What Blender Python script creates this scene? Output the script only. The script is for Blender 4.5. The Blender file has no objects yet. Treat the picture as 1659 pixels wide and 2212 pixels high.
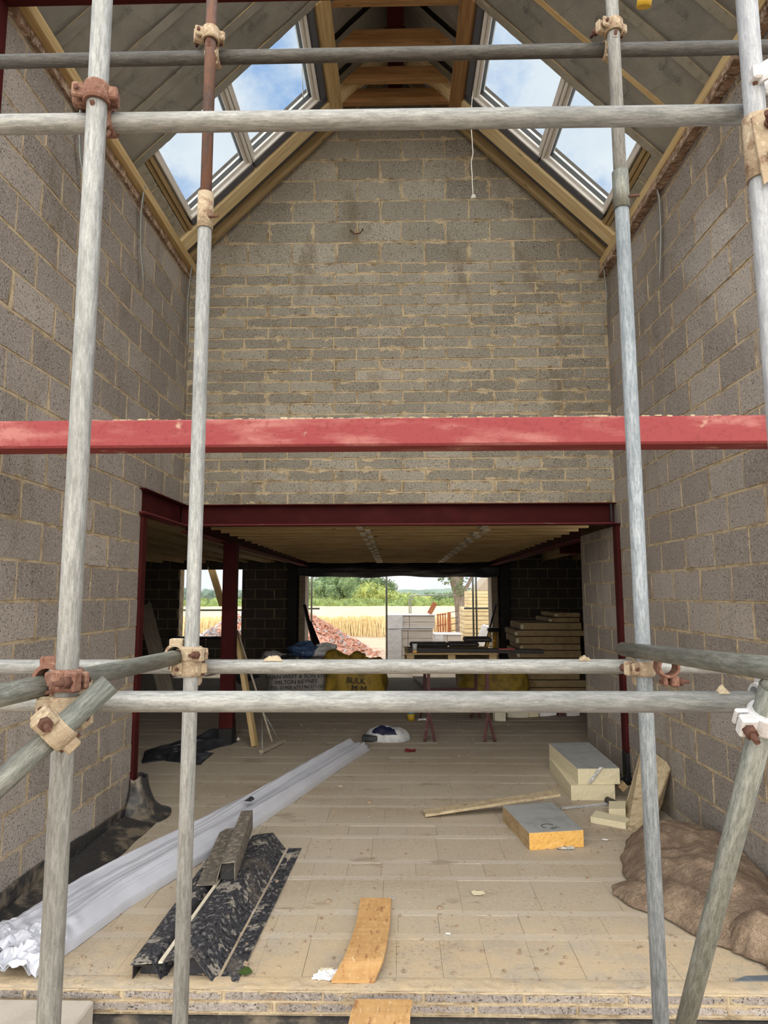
import bpy, bmesh, math, random
from mathutils import Vector, Matrix, noise
random.seed(7)
R_ = random.Random(11)
V = Vector
COL = bpy.context.scene.collection
# ------------------------------------------------------------ camera geometry (metres, x right, y into the building, z up)
F_PX, PW, PH, EYE = 1450., 1659., 2212., 1.73
def _ray(px, py): return V(((px-PW/2)/F_PX, -(py-PH/2)/F_PX, -1.0))
AX_Y = _ray(860, 1281).normalized()
_u = V((800-829.5, 11606., -F_PX)).normalized()
AX_Z = (_u - AX_Y*_u.dot(AX_Y)).normalized()
AX_X = AX_Y.cross(AX_Z)
CAM_R = Matrix((AX_X, AX_Y, AX_Z))
def wray(px, py): return CAM_R @ _ray(px, py)
def at(px, py, y):            # point seen at a pixel on the upright plane at depth y
    r = wray(px, py); t = y/r.y; return V((r.x*t, y, EYE+r.z*t))
def onx(px, py, x):           # point seen at a pixel on a plane parallel to the side walls
    r = wray(px, py); t = x/r.x; return V((x, r.y*t, EYE+r.z*t))
def fl(px, py, z=0.):         # point seen at a pixel on a level plane
    r = wray(px, py); t = (z-EYE)/r.z; return V((r.x*t, r.y*t, z))
# ------------------------------------------------------------ materials
class NT:
    def __init__(s, m):
        m.use_nodes = True; s.t = m.node_tree; s.t.nodes.clear(); s.L = s.t.links
    def n(s, typ, **kw):
        o = s.t.nodes.new(typ)
        for k, v in kw.items():
            if k.startswith('i_'):
                key = k[2:]; key = int(key) if key.isdigit() else key.replace('_', ' ')
                s.set(o, key, v)
            else: setattr(o, k, v)
        return o
    def set(s, o, key, v):
        if hasattr(v, 'is_linked'): s.L.new(v, o.inputs[key])
        else: o.inputs[key].default_value = v
    def math(s, op, a, b=0., clamp=False):
        o = s.n('ShaderNodeMath', operation=op, use_clamp=clamp); s.set(o, 0, a); s.set(o, 1, b); return o.outputs[0]
    def mix(s, f, a, b):
        o = s.n('ShaderNodeMix', data_type='RGBA'); s.set(o, 0, f)
        s.set(o, 6, a if hasattr(a, 'is_linked') else (*a, 1)[:4]); s.set(o, 7, b if hasattr(b, 'is_linked') else (*b, 1)[:4]); return o.outputs[2]
    def ramp(s, v, lo, hi):
        o = s.n('ShaderNodeMapRange', interpolation_type='SMOOTHSTEP'); s.set(o, 0, v); s.set(o, 1, lo); s.set(o, 2, hi); return o.outputs[0]
    def noise(s, vec, scale, detail=3., rough=.6):
        sc = scale if isinstance(scale, tuple) else (scale,)*3
        m = s.n('ShaderNodeMapping', i_Scale=sc); s.L.new(vec, m.inputs[0])
        o = s.n('ShaderNodeTexNoise', i_Scale=1., i_Detail=float(detail), i_Roughness=rough); s.L.new(m.outputs[0], o.inputs[0]); return o.outputs[0]
    def vor(s, vec, scale, feat='F1'):
        sc = scale if isinstance(scale, tuple) else (scale,)*3
        m = s.n('ShaderNodeMapping', i_Scale=sc); s.L.new(vec, m.inputs[0])
        o = s.n('ShaderNodeTexVoronoi', i_Scale=1., feature=feat); s.L.new(m.outputs[0], o.inputs[0]); return o
    def coords(s, rnd=True):
        c = s.n('ShaderNodeTexCoord').outputs['Object']
        if not rnd: return c
        r = s.n('ShaderNodeObjectInfo').outputs['Random']
        a = s.n('ShaderNodeVectorMath', operation='ADD'); s.L.new(c, a.inputs[0]); s.L.new(s.math('MULTIPLY', r, 37.), a.inputs[1]); return a.outputs[0]
    def attr(s, name): return s.n('ShaderNodeAttribute', attribute_name=name)
    def bump(s, h, strength=.3, dist=.01, prev=None):
        o = s.n('ShaderNodeBump', i_Strength=strength, i_Distance=dist); s.L.new(h, o.inputs['Height'])
        if prev: s.L.new(prev, o.inputs['Normal'])
        return o.outputs[0]
    def out(s, col, rough=.8, metal=0., nrm=None, spec=.5, **kw):
        p = s.n('ShaderNodeBsdfPrincipled'); s.set(p, 'Base Color', col if hasattr(col, 'is_linked') else (*col, 1)[:4])
        s.set(p, 'Roughness', rough); s.set(p, 'Metallic', metal); s.set(p, 'Specular IOR Level', spec)
        for k, v in kw.items(): s.set(p, k.replace('_', ' '), v)
        if nrm: s.L.new(nrm, p.inputs['Normal'])
        o = s.n('ShaderNodeOutputMaterial'); s.L.new(p.outputs[0], o.inputs[0]); return p
MATS = {}
def mat(name, base, layers=(), rough=.8, metal=0., bump=None, bd=.004, rnd=True, spec=.4, **kw):
    """layers: (scale or per-axis scale, colour, lo, hi, amount[, detail])"""
    m = bpy.data.materials.new(name); t = NT(m); c = t.coords(rnd); col = base
    for l in layers:
        f = t.ramp(t.noise(c, l[0], l[5] if len(l) > 5 else 4), l[2], l[3]); f = t.math('MULTIPLY', f, l[4]); col = t.mix(f, col, l[1])
    nrm = None
    if bump: nrm = t.bump(t.noise(c, bump[0], 5), bump[1], bd)
    t.out(col, rough, metal, nrm, spec, **kw); MATS[name] = m; return m
def m_block(name, a, b, c_m, c_m2, smear=.03, dark=.5, stain=.5):
    m = bpy.data.materials.new(name); t = NT(m); c = t.coords(False)
    tint = t.attr('tint').outputs['Fac']
    col = t.mix(tint, a, b)
    col = t.mix(t.math('MULTIPLY', t.ramp(t.noise(c, 1.1, 3), .35, .75), .35), col, tuple(x*.62 for x in a))
    col = t.mix(t.math('MULTIPLY', t.ramp(t.noise(c, 70, 5, .75), .45, .75), .5), col, tuple(min(1, x*1.6) for x in b))
    pits = t.ramp(t.noise(c, 90, 4, .75), .43, .34); pits2 = t.ramp(t.noise(c, 38, 5, .8), .39, .31)
    pits = t.math('MAXIMUM', pits, pits2)
    col = t.mix(t.math('MULTIPLY', pits, min(1, dark*1.15)), col, (.02, .018, .016))
    st = t.math('MULTIPLY', t.ramp(t.noise(c, (2.6, 2.6, .8), 5, .7), .52, .72), stain); col = t.mix(st, col, (.16, .125, .08))
    ua = t.n('ShaderNodeUVMap', uv_map='ea').outputs[0]; ub = t.n('ShaderNodeUVMap', uv_map='eb').outputs[0]
    mn = t.n('ShaderNodeVectorMath', operation='MINIMUM'); t.L.new(ua, mn.inputs[0]); t.L.new(ub, mn.inputs[1])
    sp = t.n('ShaderNodeSeparateXYZ'); t.L.new(mn.outputs[0], sp.inputs[0])
    d = t.math('MINIMUM', sp.outputs[0], sp.outputs[1])
    nn = t.ramp(t.noise(c, 6, 6, .75), .47, .72); lim = t.math('ADD', t.math('MULTIPLY', nn, smear), .0035)
    mm = t.ramp(t.math('SUBTRACT', lim, d), -.002, .003)
    mc = t.mix(t.ramp(t.noise(c, 9, 4), .4, .65), c_m, c_m2)
    col = t.mix(t.math('MULTIPLY', mm, .92), col, mc)
    h = t.math('SUBTRACT', t.math('ADD', t.noise(c, 120, 4, .7), t.math('MULTIPLY', t.noise(c, 25, 3), .5)), t.math('MULTIPLY', pits, .8))
    t.out(col, .93, 0., t.bump(h, .8, .009), .2); MATS[name] = m; return m
m_block('block', (.275, .245, .22), (.41, .37, .332), (.47, .385, .26), (.26, .19, .115), .022, .8, .4)
m_block('block_gable', (.25, .232, .19), (.405, .375, .31), (.56, .46, .30), (.21, .15, .08), .034, .75, .7)
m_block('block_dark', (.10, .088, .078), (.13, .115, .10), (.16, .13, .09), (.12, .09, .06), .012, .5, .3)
mat('mortar', (.42, .345, .23), [(7, (.20, .15, .09), .42, .66, .85), (60, (.56, .48, .34), .5, .7, .5)], .95, bump=(60, .6))
m_t = MATS
# galvanised scaffold tube: brushed along z with drips, lime and oxide
def m_tube(name, base, dark, rusty=0., lime=.4, metal=.45, rough=.5):
    m = bpy.data.materials.new(name); t = NT(m); c = t.coords()
    col = t.mix(t.ramp(t.noise(c, (120, 120, 16), 6, .85), .36, .66), dark, base)
    col = t.mix(t.math('MULTIPLY', t.ramp(t.noise(c, (14, 14, 3), 4), .45, .7), .45), col, tuple(x*.62 for x in dark))
    col = t.mix(t.math('MULTIPLY', t.ramp(t.noise(c, (200, 200, 60), 4, .8), .56, .7), .4), col, tuple(min(1, x*1.35) for x in base))
    col = t.mix(t.math('MULTIPLY', t.ramp(t.noise(c, (26, 26, 14), 6, .8), .62, .69), lime*.8), col, (.62, .55, .40))
    if rusty: col = t.mix(t.math('MULTIPLY', t.ramp(t.noise(c, (30, 30, 6), 5, .7), .42, .6), rusty), col, (.17, .075, .04))
    t.out(col, rough, metal, t.bump(t.noise(c, (160, 160, 12), 3), .25, .002), .5); MATS[name] = m
m_tube('galv', (.37, .375, .355), (.19, .195, .18), metal=.2, rough=.6)
m_tube('galv_clean', (.33, .355, .365), (.14, .165, .18), lime=.12, metal=.2, rough=.6)
m_tube('galv_dull', (.25, .255, .22), (.105, .11, .09), lime=.25, metal=.3)
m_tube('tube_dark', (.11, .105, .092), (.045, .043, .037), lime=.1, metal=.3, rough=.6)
m_tube('tube_rust', (.15, .095, .078), (.07, .045, .038), .7, lime=.08, metal=.1, rough=.75)
m_tube('tube_bright', (.40, .41, .42), (.24, .25, .26), lime=.1, metal=.2, rough=.6)
mat('clamp_rust', (.19, .095, .065), [(40, (.33, .21, .15), .45, .7, .8), (90, (.10, .04, .025), .5, .65, .7)], .85, .1, (90, .6))
mat('clamp_tan', (.36, .285, .19), [(30, (.18, .10, .06), .5, .68, .8), (90, (.60, .52, .38), .5, .7, .6)], .8, .1, (90, .6))
mat('clamp_galv', (.72, .72, .72), [(40, (.45, .45, .44), .5, .7, .7)], .5, .4, (90, .4))
mat('bolt_rust', (.10, .045, .03), [(60, (.22, .11, .07), .5, .7, .8)], .8, .2, (120, .5))
# painted steel
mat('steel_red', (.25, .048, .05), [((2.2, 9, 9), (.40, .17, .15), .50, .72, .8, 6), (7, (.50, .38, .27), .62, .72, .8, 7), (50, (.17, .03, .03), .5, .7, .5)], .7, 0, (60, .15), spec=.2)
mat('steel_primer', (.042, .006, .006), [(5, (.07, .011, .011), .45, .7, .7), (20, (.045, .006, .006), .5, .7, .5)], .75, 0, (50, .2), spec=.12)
mat('steel_primer_lip', (.13, .028, .03), [((4, 40, 40), (.30, .22, .18), .6, .72, .5)], .8, spec=.15)
mat('black_paint', (.012, .012, .012), [(30, (.1, .08, .07), .62, .7, .5)], .6)
# timber
def m_wood(name, a, b, c_, grey=.0):
    m = bpy.data.materials.new(name); t = NT(m); c = t.coords()
    col = t.mix(t.ramp(t.noise(c, (2.2, 38, 38), 5, .65), .35, .65), a, b)
    col = t.mix(t.math('MULTIPLY', t.ramp(t.noise(c, (1.2, 7, 7), 3), .5, .75), .55), col, c_)
    kn = t.vor(c, (2.6, 9, 9)).outputs['Distance']; col = t.mix(t.math('MULTIPLY', t.ramp(kn, .11, .05), .8), col, tuple(x*.35 for x in b))
    if grey: col = t.mix(t.math('MULTIPLY', t.ramp(t.noise(c, (4, 18, 18), 5), .4, .6), grey), col, (.28, .25, .21))
    t.out(col, .8, 0, t.bump(t.noise(c, (3, 60, 60), 4), .3, .003), .25); MATS[name] = m
m_wood('timber', (.55, .42, .22), (.42, .29, .13), (.34, .25, .11))
m_wood('timber_pale', (.72, .60, .36), (.58, .44, .24), (.50, .42, .22))
m_wood('timber_orange', (.33, .19, .08), (.22, .12, .05), (.35, .24, .11))
m_wood('timber_dull', (.36, .27, .14), (.25, .175, .085), (.22, .17, .08))
m_wood('timber_grey', (.44, .38, .30), (.33, .27, .20), (.28, .24, .19), .5)
def m_osb(name, a, b, dk, bright=1.):
    m = bpy.data.materials.new(name); t = NT(m); c = t.coords()
    v1 = t.vor(c, (11, 46, 46)); v2 = t.vor(c, (38, 13, 30))
    s1 = t.n('ShaderNodeSeparateColor'); t.L.new(v1.outputs['Color'], s1.inputs[0]); s2 = t.n('ShaderNodeSeparateColor'); t.L.new(v2.outputs['Color'], s2.inputs[0])
    f = t.math('MULTIPLY', t.math('ADD', s1.outputs[0], s2.outputs[0]), .5)
    col = t.mix(f, a, b); col = t.mix(t.math('MULTIPLY', t.ramp(t.noise(c, (9, 30, 30), 4), .58, .68), .75), col, dk)
    col = t.mix(t.math('MULTIPLY', t.ramp(t.noise(c, (20, 90, 90), 3), .6, .7), .5), col, (.78, .62, .40))
    t.out(col, .75, 0, t.bump(f, .25, .002), .3); MATS[name] = m
m_osb('osb', (.60, .37, .16), (.46, .26, .10), (.27, .11, .05))
m_osb('chipboard', (.50, .41, .27), (.34, .27, .17), (.17, .12, .07))
# insulation
def m_foil():
    m = bpy.data.materials.new('foil'); t = NT(m); c = t.coords()
    col = t.mix(t.ramp(t.noise(c, 3, 4), .35, .7), (.29, .285, .26), (.38, .375, .34))
    col = t.mix(t.math('MULTIPLY', t.ramp(t.noise(c, (40, 40, 40), 4), .62, .7), .35), col, (.25, .235, .2))
    t.out(col, .42, .55, t.bump(t.noise(c, 9, 6, .7), .5, .02), .5); MATS['foil'] = m
m_foil()
mat('foil_tape', (.46, .44, .385), [(14, (.28, .265, .23), .45, .7, .7)], .3, .7, (22, .7), bd=.01)
mat('foil_dirty', (.46, .48, .48), [(9, (.33, .35, .35), .4, .7, .8), (60, (.14, .12, .1), .66, .72, .8)], .5, .35, (20, .2))
mat('foil_shine', (.75, .75, .75), [], .15, 1., (45, 1.), bd=.02)
mat('foam_orange', (.70, .41, .115), [(60, (.52, .26, .05), .5, .68, .7), (18, (.78, .50, .18), .5, .7, .6)], .9, 0, (110, .9))
mat('foam_cream', (.66, .60, .42), [(70, (.50, .44, .28), .5, .7, .5)], .9, 0, (110, .4))
mat('foam_side', (.36, .26, .14), [(8, (.26, .17, .08), .45, .65, .8), (60, (.46, .35, .2), .5, .7, .5)], .9, 0, (80, .5))
mat('ink', (.10, .10, .095), [(160, (.35, .35, .33), .45, .6, .8)], .7)
mat('ink_black', (.02, .02, .02), [], .7)
# plastics, cloth, misc
mat('film_white', (.50, .52, .58), [(3, (.43, .45, .51), .42, .62, .6)], .3, 0, (40, .15), bd=.004, spec=.7)
mat('upvc', (.74, .73, .70), [(6, (.62, .60, .56), .45, .7, .6)], .45, 0, None)
mat('upvc_line', (.03, .03, .03), [], .5)
mat('foam_strip', (.085, .092, .11), [(30, (.13, .135, .15), .5, .7, .6)], .8)
mat('dpm', (.030, .030, .031), [(5, (.20, .165, .12), .50, .66, .85, 6), (60, (.08, .075, .07), .5, .7, .6)], .45, 0, (22, .5))
mat('dpm_clean', (.022, .024, .03), [(9, (.05, .05, .055), .5, .7, .7), (40, (.16, .13, .10), .63, .72, .7)], .4, 0, (16, .6), bd=.01)
mat('lintel', (.045, .047, .055), [(9, (.36, .33, .28), .57, .60, .85, 8), (34, (.24, .235, .23), .54, .60, .7, 5), (60, (.012, .012, .014), .5, .62, .9), (3, (.24, .2, .15), .55, .75, .5)], .55, .1, (50, .5))
mat('lintel_dusty', (.14, .125, .105), [(30, (.33, .28, .215), .48, .6, .85, 5), (60, (.05, .045, .04), .5, .62, .8)], .8, .05, (50, .4))
mat('mastic', (.62, .57, .45), [(40, (.45, .4, .3), .5, .7, .6)], .8)
mat('strap', (.34, .37, .36), [(30, (.22, .24, .24), .5, .7, .6)], .45, .5)
mat('cord', (.75, .73, .66), [], .8)
mat('paper', (.74, .74, .74), [(20, (.60, .62, .66), .5, .7, .5)], .7, 0, (30, .5))
mat('leaf_green', (.045, .085, .018), [(60, (.10, .14, .04), .5, .7, .6)], .6)
mat('red_scrap', (.14, .01, .012), [], .6)
mat('blue_plastic', (.05, .10, .22), [(30, (.18, .27, .42), .5, .7, .8)], .4, 0, (20, .5))
mat('navy', (.012, .014, .04), [], .45)
mat('bag_yellow', (.36, .235, .03), [(7, (.17, .12, .02), .45, .65, .8), (40, (.06, .06, .02), .62, .7, .6)], .6, 0, (16, .6), bd=.015)
mat('bag_grey', (.36, .34, .32), [(8, (.24, .22, .2), .45, .65, .7)], .75, 0, (20, .5), bd=.012)
mat('bag_poly', (.46, .47, .48), [(14, (.32, .33, .34), .45, .65, .7)], .3, 0, (20, .6), bd=.01)
mat('plaster_tub', (.52, .33, .03), [], .5); mat('tub_blue', (.10, .30, .36), [], .5)
mat('cream_card', (.62, .58, .47), [(12, (.5, .45, .34), .5, .7, .6)], .8, 0, (12, .3))
mat('dark_metal', (.022, .02, .02), [(40, (.06, .045, .04), .5, .7, .7)], .6, .4)
mat('trestle', (.085, .03, .032), [(40, (.2, .14, .12), .55, .7, .7)], .7, .1)
mat('rust_gate', (.38, .135, .06), [(18, (.22, .07, .035), .45, .65, .8)], .8)
mat('wrap', (.74, .75, .76), [((3, 9, 9), (.58, .60, .62), .5, .7, .7)], .3, 0, (9, .8), bd=.03)
mat('pale_block', (.62, .58, .53), [((2, 9, 30), (.50, .45, .41), .45, .65, .8)], .85, 0, (30, .3))
mat('slate', (.10, .12, .14), [(20, (.2, .22, .25), .5, .7, .6)], .6)
mat('shed_board', (.72, .60, .36), [((2, 2, 14), (.60, .47, .25), .45, .6, .8)], .8, 0, (10, .3))
mat('bark', (.24, .20, .16), [((30, 30, 4), (.13, .10, .08), .42, .6, .9), (5, (.12, .16, .05), .56, .7, .6)], .9, 0, ((30, 30, 5), 1.), bd=.02)
mat('concrete', (.44, .40, .34), [(8, (.36, .32, .27), .45, .65, .7)], .9, 0, (60, .4))
mat('black_void', (.02, .018, .016), [], .9)
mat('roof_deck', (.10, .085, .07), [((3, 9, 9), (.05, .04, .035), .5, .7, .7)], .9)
def m_hess():
    m = bpy.data.materials.new('hessian'); t = NT(m); c = t.coords()
    col = t.mix(t.ramp(t.noise(c, 7, 5), .35, .7), (.25, .185, .135), (.46, .35, .25))
    w = t.math('ADD', t.noise(c, (320, 30, 30), 2), t.noise(c, (30, 320, 30), 2))
    col = t.mix(t.ramp(w, .9, 1.15), t.mix(.35, col, (.10, .065, .045)), col)
    col = t.mix(t.math('MULTIPLY', t.ramp(t.noise(c, 3, 5, .7), .6, .68), .5), col, (.40, .31, .21))
    t.out(col, .95, 0, t.bump(w, .7, .005, t.bump(t.noise(c, (9, 20, 14), 6, .7), 1., .05)), .1); MATS['hessian'] = m
m_hess()
def m_floor():
    m = bpy.data.materials.new('screed_floor'); t = NT(m); c = t.coords(False)
    tint = t.attr('tint').outputs['Fac']
    base = t.mix(tint, (.40, .345, .265), (.46, .415, .35))
    grime = t.ramp(t.noise(c, (.45, 1.1, 1), 6, .7), .45, .72)
    base = t.mix(t.math('MULTIPLY', grime, .55), base, (.29, .215, .135))
    dust = t.ramp(t.noise(c, (.8, .5, 1), 5), .4, .7); base = t.mix(t.math('MULTIPLY', dust, .5), base, (.46, .395, .295))
    sx = t.n('ShaderNodeSeparateXYZ'); t.L.new(c, sx.inputs[0])
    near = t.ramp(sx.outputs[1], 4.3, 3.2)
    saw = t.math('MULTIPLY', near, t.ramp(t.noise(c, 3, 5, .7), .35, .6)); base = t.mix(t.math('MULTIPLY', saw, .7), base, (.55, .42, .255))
    fl_ = t.ramp(t.noise(c, (45, 60, 50), 4, .8), .56, .66); base = t.mix(t.math('MULTIPLY', fl_, .45), base, (.66, .57, .42))
    sp = t.ramp(t.noise(c, (40, 60, 50), 6, .8), .43, .37); msk = t.ramp(t.noise(c, 2.2, 4), .38, .62)
    base = t.mix(t.math('MULTIPLY', t.math('MULTIPLY', sp, msk), .8), base, (.12, .085, .055))
    wet = t.ramp(t.noise(c, (1.5, 3.4, 1), 5, .65), .60, .68); base = t.mix(t.math('MULTIPLY', wet, .5), base, (.20, .15, .10))
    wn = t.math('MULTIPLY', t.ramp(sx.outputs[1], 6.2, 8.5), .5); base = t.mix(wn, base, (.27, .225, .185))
    t.out(base, .9, 0, t.bump(t.math('ADD', t.noise(c, 80, 5, .7), t.noise(c, 16, 4)), .45, .006), .2); MATS['screed_floor'] = m
m_floor()
def m_ground():
    for nm, a, b in (('soil', (.30, .22, .15), (.40, .31, .22)), ('field_track', (.50, .38, .28), (.42, .31, .22))):
        mat(nm, a, [(1.2, b, .4, .7, .9, 6), (9, tuple(x*.55 for x in a), .55, .7, .5)], .95, 0, (9, .5), bd=.05, rnd=False)
m_ground()
mat('wheat', (.68, .52, .27), [(.25, (.76, .61, .36), .4, .65, .8), ((4, 4, 1), (.46, .31, .12), .5, .7, .6), (14, (.78, .64, .38), .52, .7, .7)], .9, 0, (6, .8), bd=.1, rnd=False)
mat('hedge', (.24, .33, .11), [(1.6, (.10, .15, .05), .45, .62, .9), (9, (.34, .42, .14), .52, .68, .8)], .85, 0, (6, 1.), bd=.2)
mat('tree_leaf', (.13, .195, .085), [(1.1, (.055, .095, .04), .45, .58, .9), (5, (.25, .32, .15), .54, .66, .8)], .85)
mat('tree_leaf_light', (.32, .38, .12), [(1.4, (.13, .19, .06), .46, .6, .85), (5, (.44, .48, .16), .54, .7, .7)], .85)
mat('tree_far', (.17, .23, .19), [(.05, (.12, .18, .14), .45, .62, .8)], .9)
mat('rubble', (.52, .28, .20), [(2.2, (.38, .18, .13), .45, .6, .9), (9, (.60, .50, .44), .56, .64, .8), (4, (.20, .2, .21), .62, .68, .8)], .9)
mat('rubble_grey', (.48, .47, .47), [(2.2, (.20, .20, .21), .45, .6, .9), (9, (.55, .50, .46), .56, .64, .8)], .9)
mat('brick_slip', (.33, .225, .16), [(12, (.17, .11, .07), .42, .58, .9), (30, (.52, .43, .34), .52, .62, .8)], .9, 0, (40, .6))
# glass: clear pane with a mirror-like sheen
def m_glass():
    m = bpy.data.materials.new('glass'); t = NT(m)
    a = t.n('ShaderNodeBsdfTransparent', i_Color=(.86, .90, .92, 1)); b = t.n('ShaderNodeBsdfGlossy', i_Roughness=.02)
    fr = t.n('ShaderNodeLayerWeight', i_Blend=.2); x = t.n('ShaderNodeMixShader'); t.L.new(t.math('MULTIPLY', t.math('POWER', fr.outputs[1], 3.), .25), x.inputs[0]); t.L.new(a.outputs[0], x.inputs[1]); t.L.new(b.outputs[0], x.inputs[2])
    o = t.n('ShaderNodeOutputMaterial'); t.L.new(x.outputs[0], o.inputs[0]); MATS['glass'] = m
m_glass()
# ------------------------------------------------------------ mesh building
def tagged(o, label=None, cat=None, group=None, kind=None, category=None):
    cat = cat or category
    if label: o['label'] = label
    if cat: o['category'] = cat
    if group: o['group'] = group
    if kind: o['kind'] = kind
    return o
def frame(d, up=V((0, 0, 1)), pos=V((0, 0, 0))):     # local x along d
    x = d.normalized(); 
    if abs(x.dot(up)) > .98: up = V((0, 1, 0))
    y = up.cross(x).normalized(); z = x.cross(y)
    return Matrix(((x.x, y.x, z.x, pos.x), (x.y, y.y, z.y, pos.y), (x.z, y.z, z.z, pos.z), (0, 0, 0, 1)))
class MB:
    def __init__(s): s.v = []; s.f = []; s.t = []; s.m = []; s.sm = []
    def add(s, vs, fs, tint=0., mi=0, sm=False):
        b = len(s.v); s.v += [V(v) for v in vs]
        for f in fs: s.f.append([b+i for i in f]); s.t.append(tint); s.m.append(mi); s.sm.append(sm)
        return s
    def box(s, a, b, tint=0., mi=0, jit=0., M=None, bev=0.):
        x0, y0, z0 = a; x1, y1, z1 = b
        if bev:
            vs = []; 
            bm = bmesh.new(); bmesh.ops.create_cube(bm, size=1.)
            for v in bm.verts: v.co = V(((x0+x1)/2+v.co.x*(x1-x0), (y0+y1)/2+v.co.y*(y1-y0), (z0+z1)/2+v.co.z*(z1-z0)))
            bmesh.ops.bevel(bm, geom=bm.edges[:], offset=bev, segments=1, affect='EDGES')
            bm.verts.index_update(); vs = [v.co.copy() for v in bm.verts]; fs = [[v.index for v in f.verts] for f in bm.faces]; bm.free()
        else:
            vs = [V((x, y, z)) for z in (z0, z1) for y in (y0, y1) for x in (x0, x1)]
            fs = [(0, 2, 3, 1), (4, 5, 7, 6), (0, 1, 5, 4), (2, 6, 7, 3), (0, 4, 6, 2), (1, 3, 7, 5)]
        if jit: vs = [v+V((R_.uniform(-jit, jit), R_.uniform(-jit, jit), R_.uniform(-jit, jit))) for v in vs]
        if M: vs = [M @ v for v in vs]
        return s.add(vs, fs, tint, mi)
    def cyl(s, p0, p1, r, r1=None, n=12, cap=True, mi=0, inner=0.):
        p0, p1 = V(p0), V(p1); r1 = r if r1 is None else r1; M = frame(p1-p0, pos=p0); L = (p1-p0).length
        ring = lambda x, q: [M @ V((x, math.cos(2*math.pi*i/n)*q, math.sin(2*math.pi*i/n)*q)) for i in range(n)]
        if inner:
            vs = ring(0, r)+ring(L, r1)+ring(L, inner)+ring(0, inner); fs = []
            for k in range(4):
                a, b = k*n, ((k+1) % 4)*n
                fs += [(a+i, a+(i+1) % n, b+(i+1) % n, b+i) for i in range(n)]
            return s.add(vs, fs, 0, mi, True)
        vs = ring(0, r)+ring(L, r1); fs = [(i, (i+1) % n, n+(i+1) % n, n+i) for i in range(n)]
        s.add(vs, fs, 0, mi, True)
        if cap: b = len(s.v)-2*n; s.f += [[b+i for i in range(n)][::-1], [b+n+i for i in range(n)]]; s.t += [0, 0]; s.m += [mi, mi]; s.sm += [False]*2
        return s
    def path(s, pts, r, n=8, mi=0):
        pts = [V(p) for p in pts]; rings = []
        for i, p in enumerate(pts):
            d = (pts[min(i+1, len(pts)-1)]-pts[max(i-1, 0)]); M = frame(d, V((.13, .2, .97)), p); q = r(i/(len(pts)-1)) if callable(r) else r
            rings.append([M @ V((0, math.cos(2*math.pi*k/n)*q, math.sin(2*math.pi*k/n)*q)) for k in range(n)])
        vs = [v for g in rings for v in g]; fs = []
        for i in range(len(pts)-1): fs += [(i*n+k, i*n+(k+1) % n, (i+1)*n+(k+1) % n, (i+1)*n+k) for k in range(n)]
        fs += [tuple(range(n))[::-1], tuple((len(pts)-1)*n+k for k in range(n))]
        return s.add(vs, fs, 0, mi, True)
    def grid(s, fn, nu, nv, sm=True, mi=0):
        vs = [fn(i/nu, j/nv) for j in range(nv+1) for i in range(nu+1)]
        fs = [(j*(nu+1)+i, j*(nu+1)+i+1, (j+1)*(nu+1)+i+1, (j+1)*(nu+1)+i) for j in range(nv) for i in range(nu)]
        return s.add(vs, fs, 0, mi, sm)
    def prism(s, pts, thick, mi=0):      # closed outline (list of 3-D points, planar) thickened by vector
        pts = [V(p) for p in pts]; n = len(pts); th = V(thick)
        return s.add(pts+[p+th for p in pts], [tuple(range(n)), tuple(range(2*n-1, n-1, -1))]+[(i, n+i, n+(i+1) % n, (i+1) % n) for i in range(n)], 0, mi)
    def build(s, name, mats, parent=None, M=None, **tg):
        me = bpy.data.meshes.new(name); me.from_pydata([tuple(v) for v in s.v], [], s.f)
        for q in (mats if isinstance(mats, (list, tuple)) else [mats]): me.materials.append(MATS[q])
        me.polygons.foreach_set('material_index', s.m); me.polygons.foreach_set('use_smooth', s.sm)
        a = me.attributes.new('tint', 'FLOAT', 'FACE'); a.data.foreach_set('value', s.t)
        me.update(); me.validate()
        o = bpy.data.objects.new(name, me); COL.objects.link(o)
        W = M if M is not None else Matrix.Identity(4)
        if parent is not None: o.parent = parent; o.matrix_basis = world(parent).inverted() @ W
        else: o.matrix_basis = W
        return tagged(o, **tg)
def world(o):
    return world(o.parent) @ o.matrix_basis if o.parent else o.matrix_basis.copy()
def fixn(o, angle=None):
    bm = bmesh.new(); bm.from_mesh(o.data); bmesh.ops.recalc_face_normals(bm, faces=bm.faces); bm.to_mesh(o.data); bm.free(); return o
def empty(name, loc, **tg):
    o = bpy.data.objects.new(name, None); o.empty_display_size = .1; COL.objects.link(o); o.matrix_basis = Matrix.Translation(V(loc)); return tagged(o, **tg)
def dup(root, M=None, **tg):
    def cp(o, par):
        c = o.copy(); COL.objects.link(c)
        if par is not None: c.parent = par
        for ch in [k for k in bpy.data.objects if k.parent == o]: cp(ch, c)
        return c
    r = cp(root, None)
    if M is not None: r.matrix_basis = M
    return tagged(r, **tg)
def beam(name, p0, p1, w, h, m, parent=None, up=V((0, 0, 1)), jit=0., bev=0., **tg):   # box with local x along its length
    p0, p1 = V(p0), V(p1); b = MB().box((0, -w/2, -h/2), ((p1-p0).length, w/2, h/2), jit=jit, bev=bev)
    return b.build(name, m, parent, frame(p1-p0, up, p0), **tg)
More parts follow.
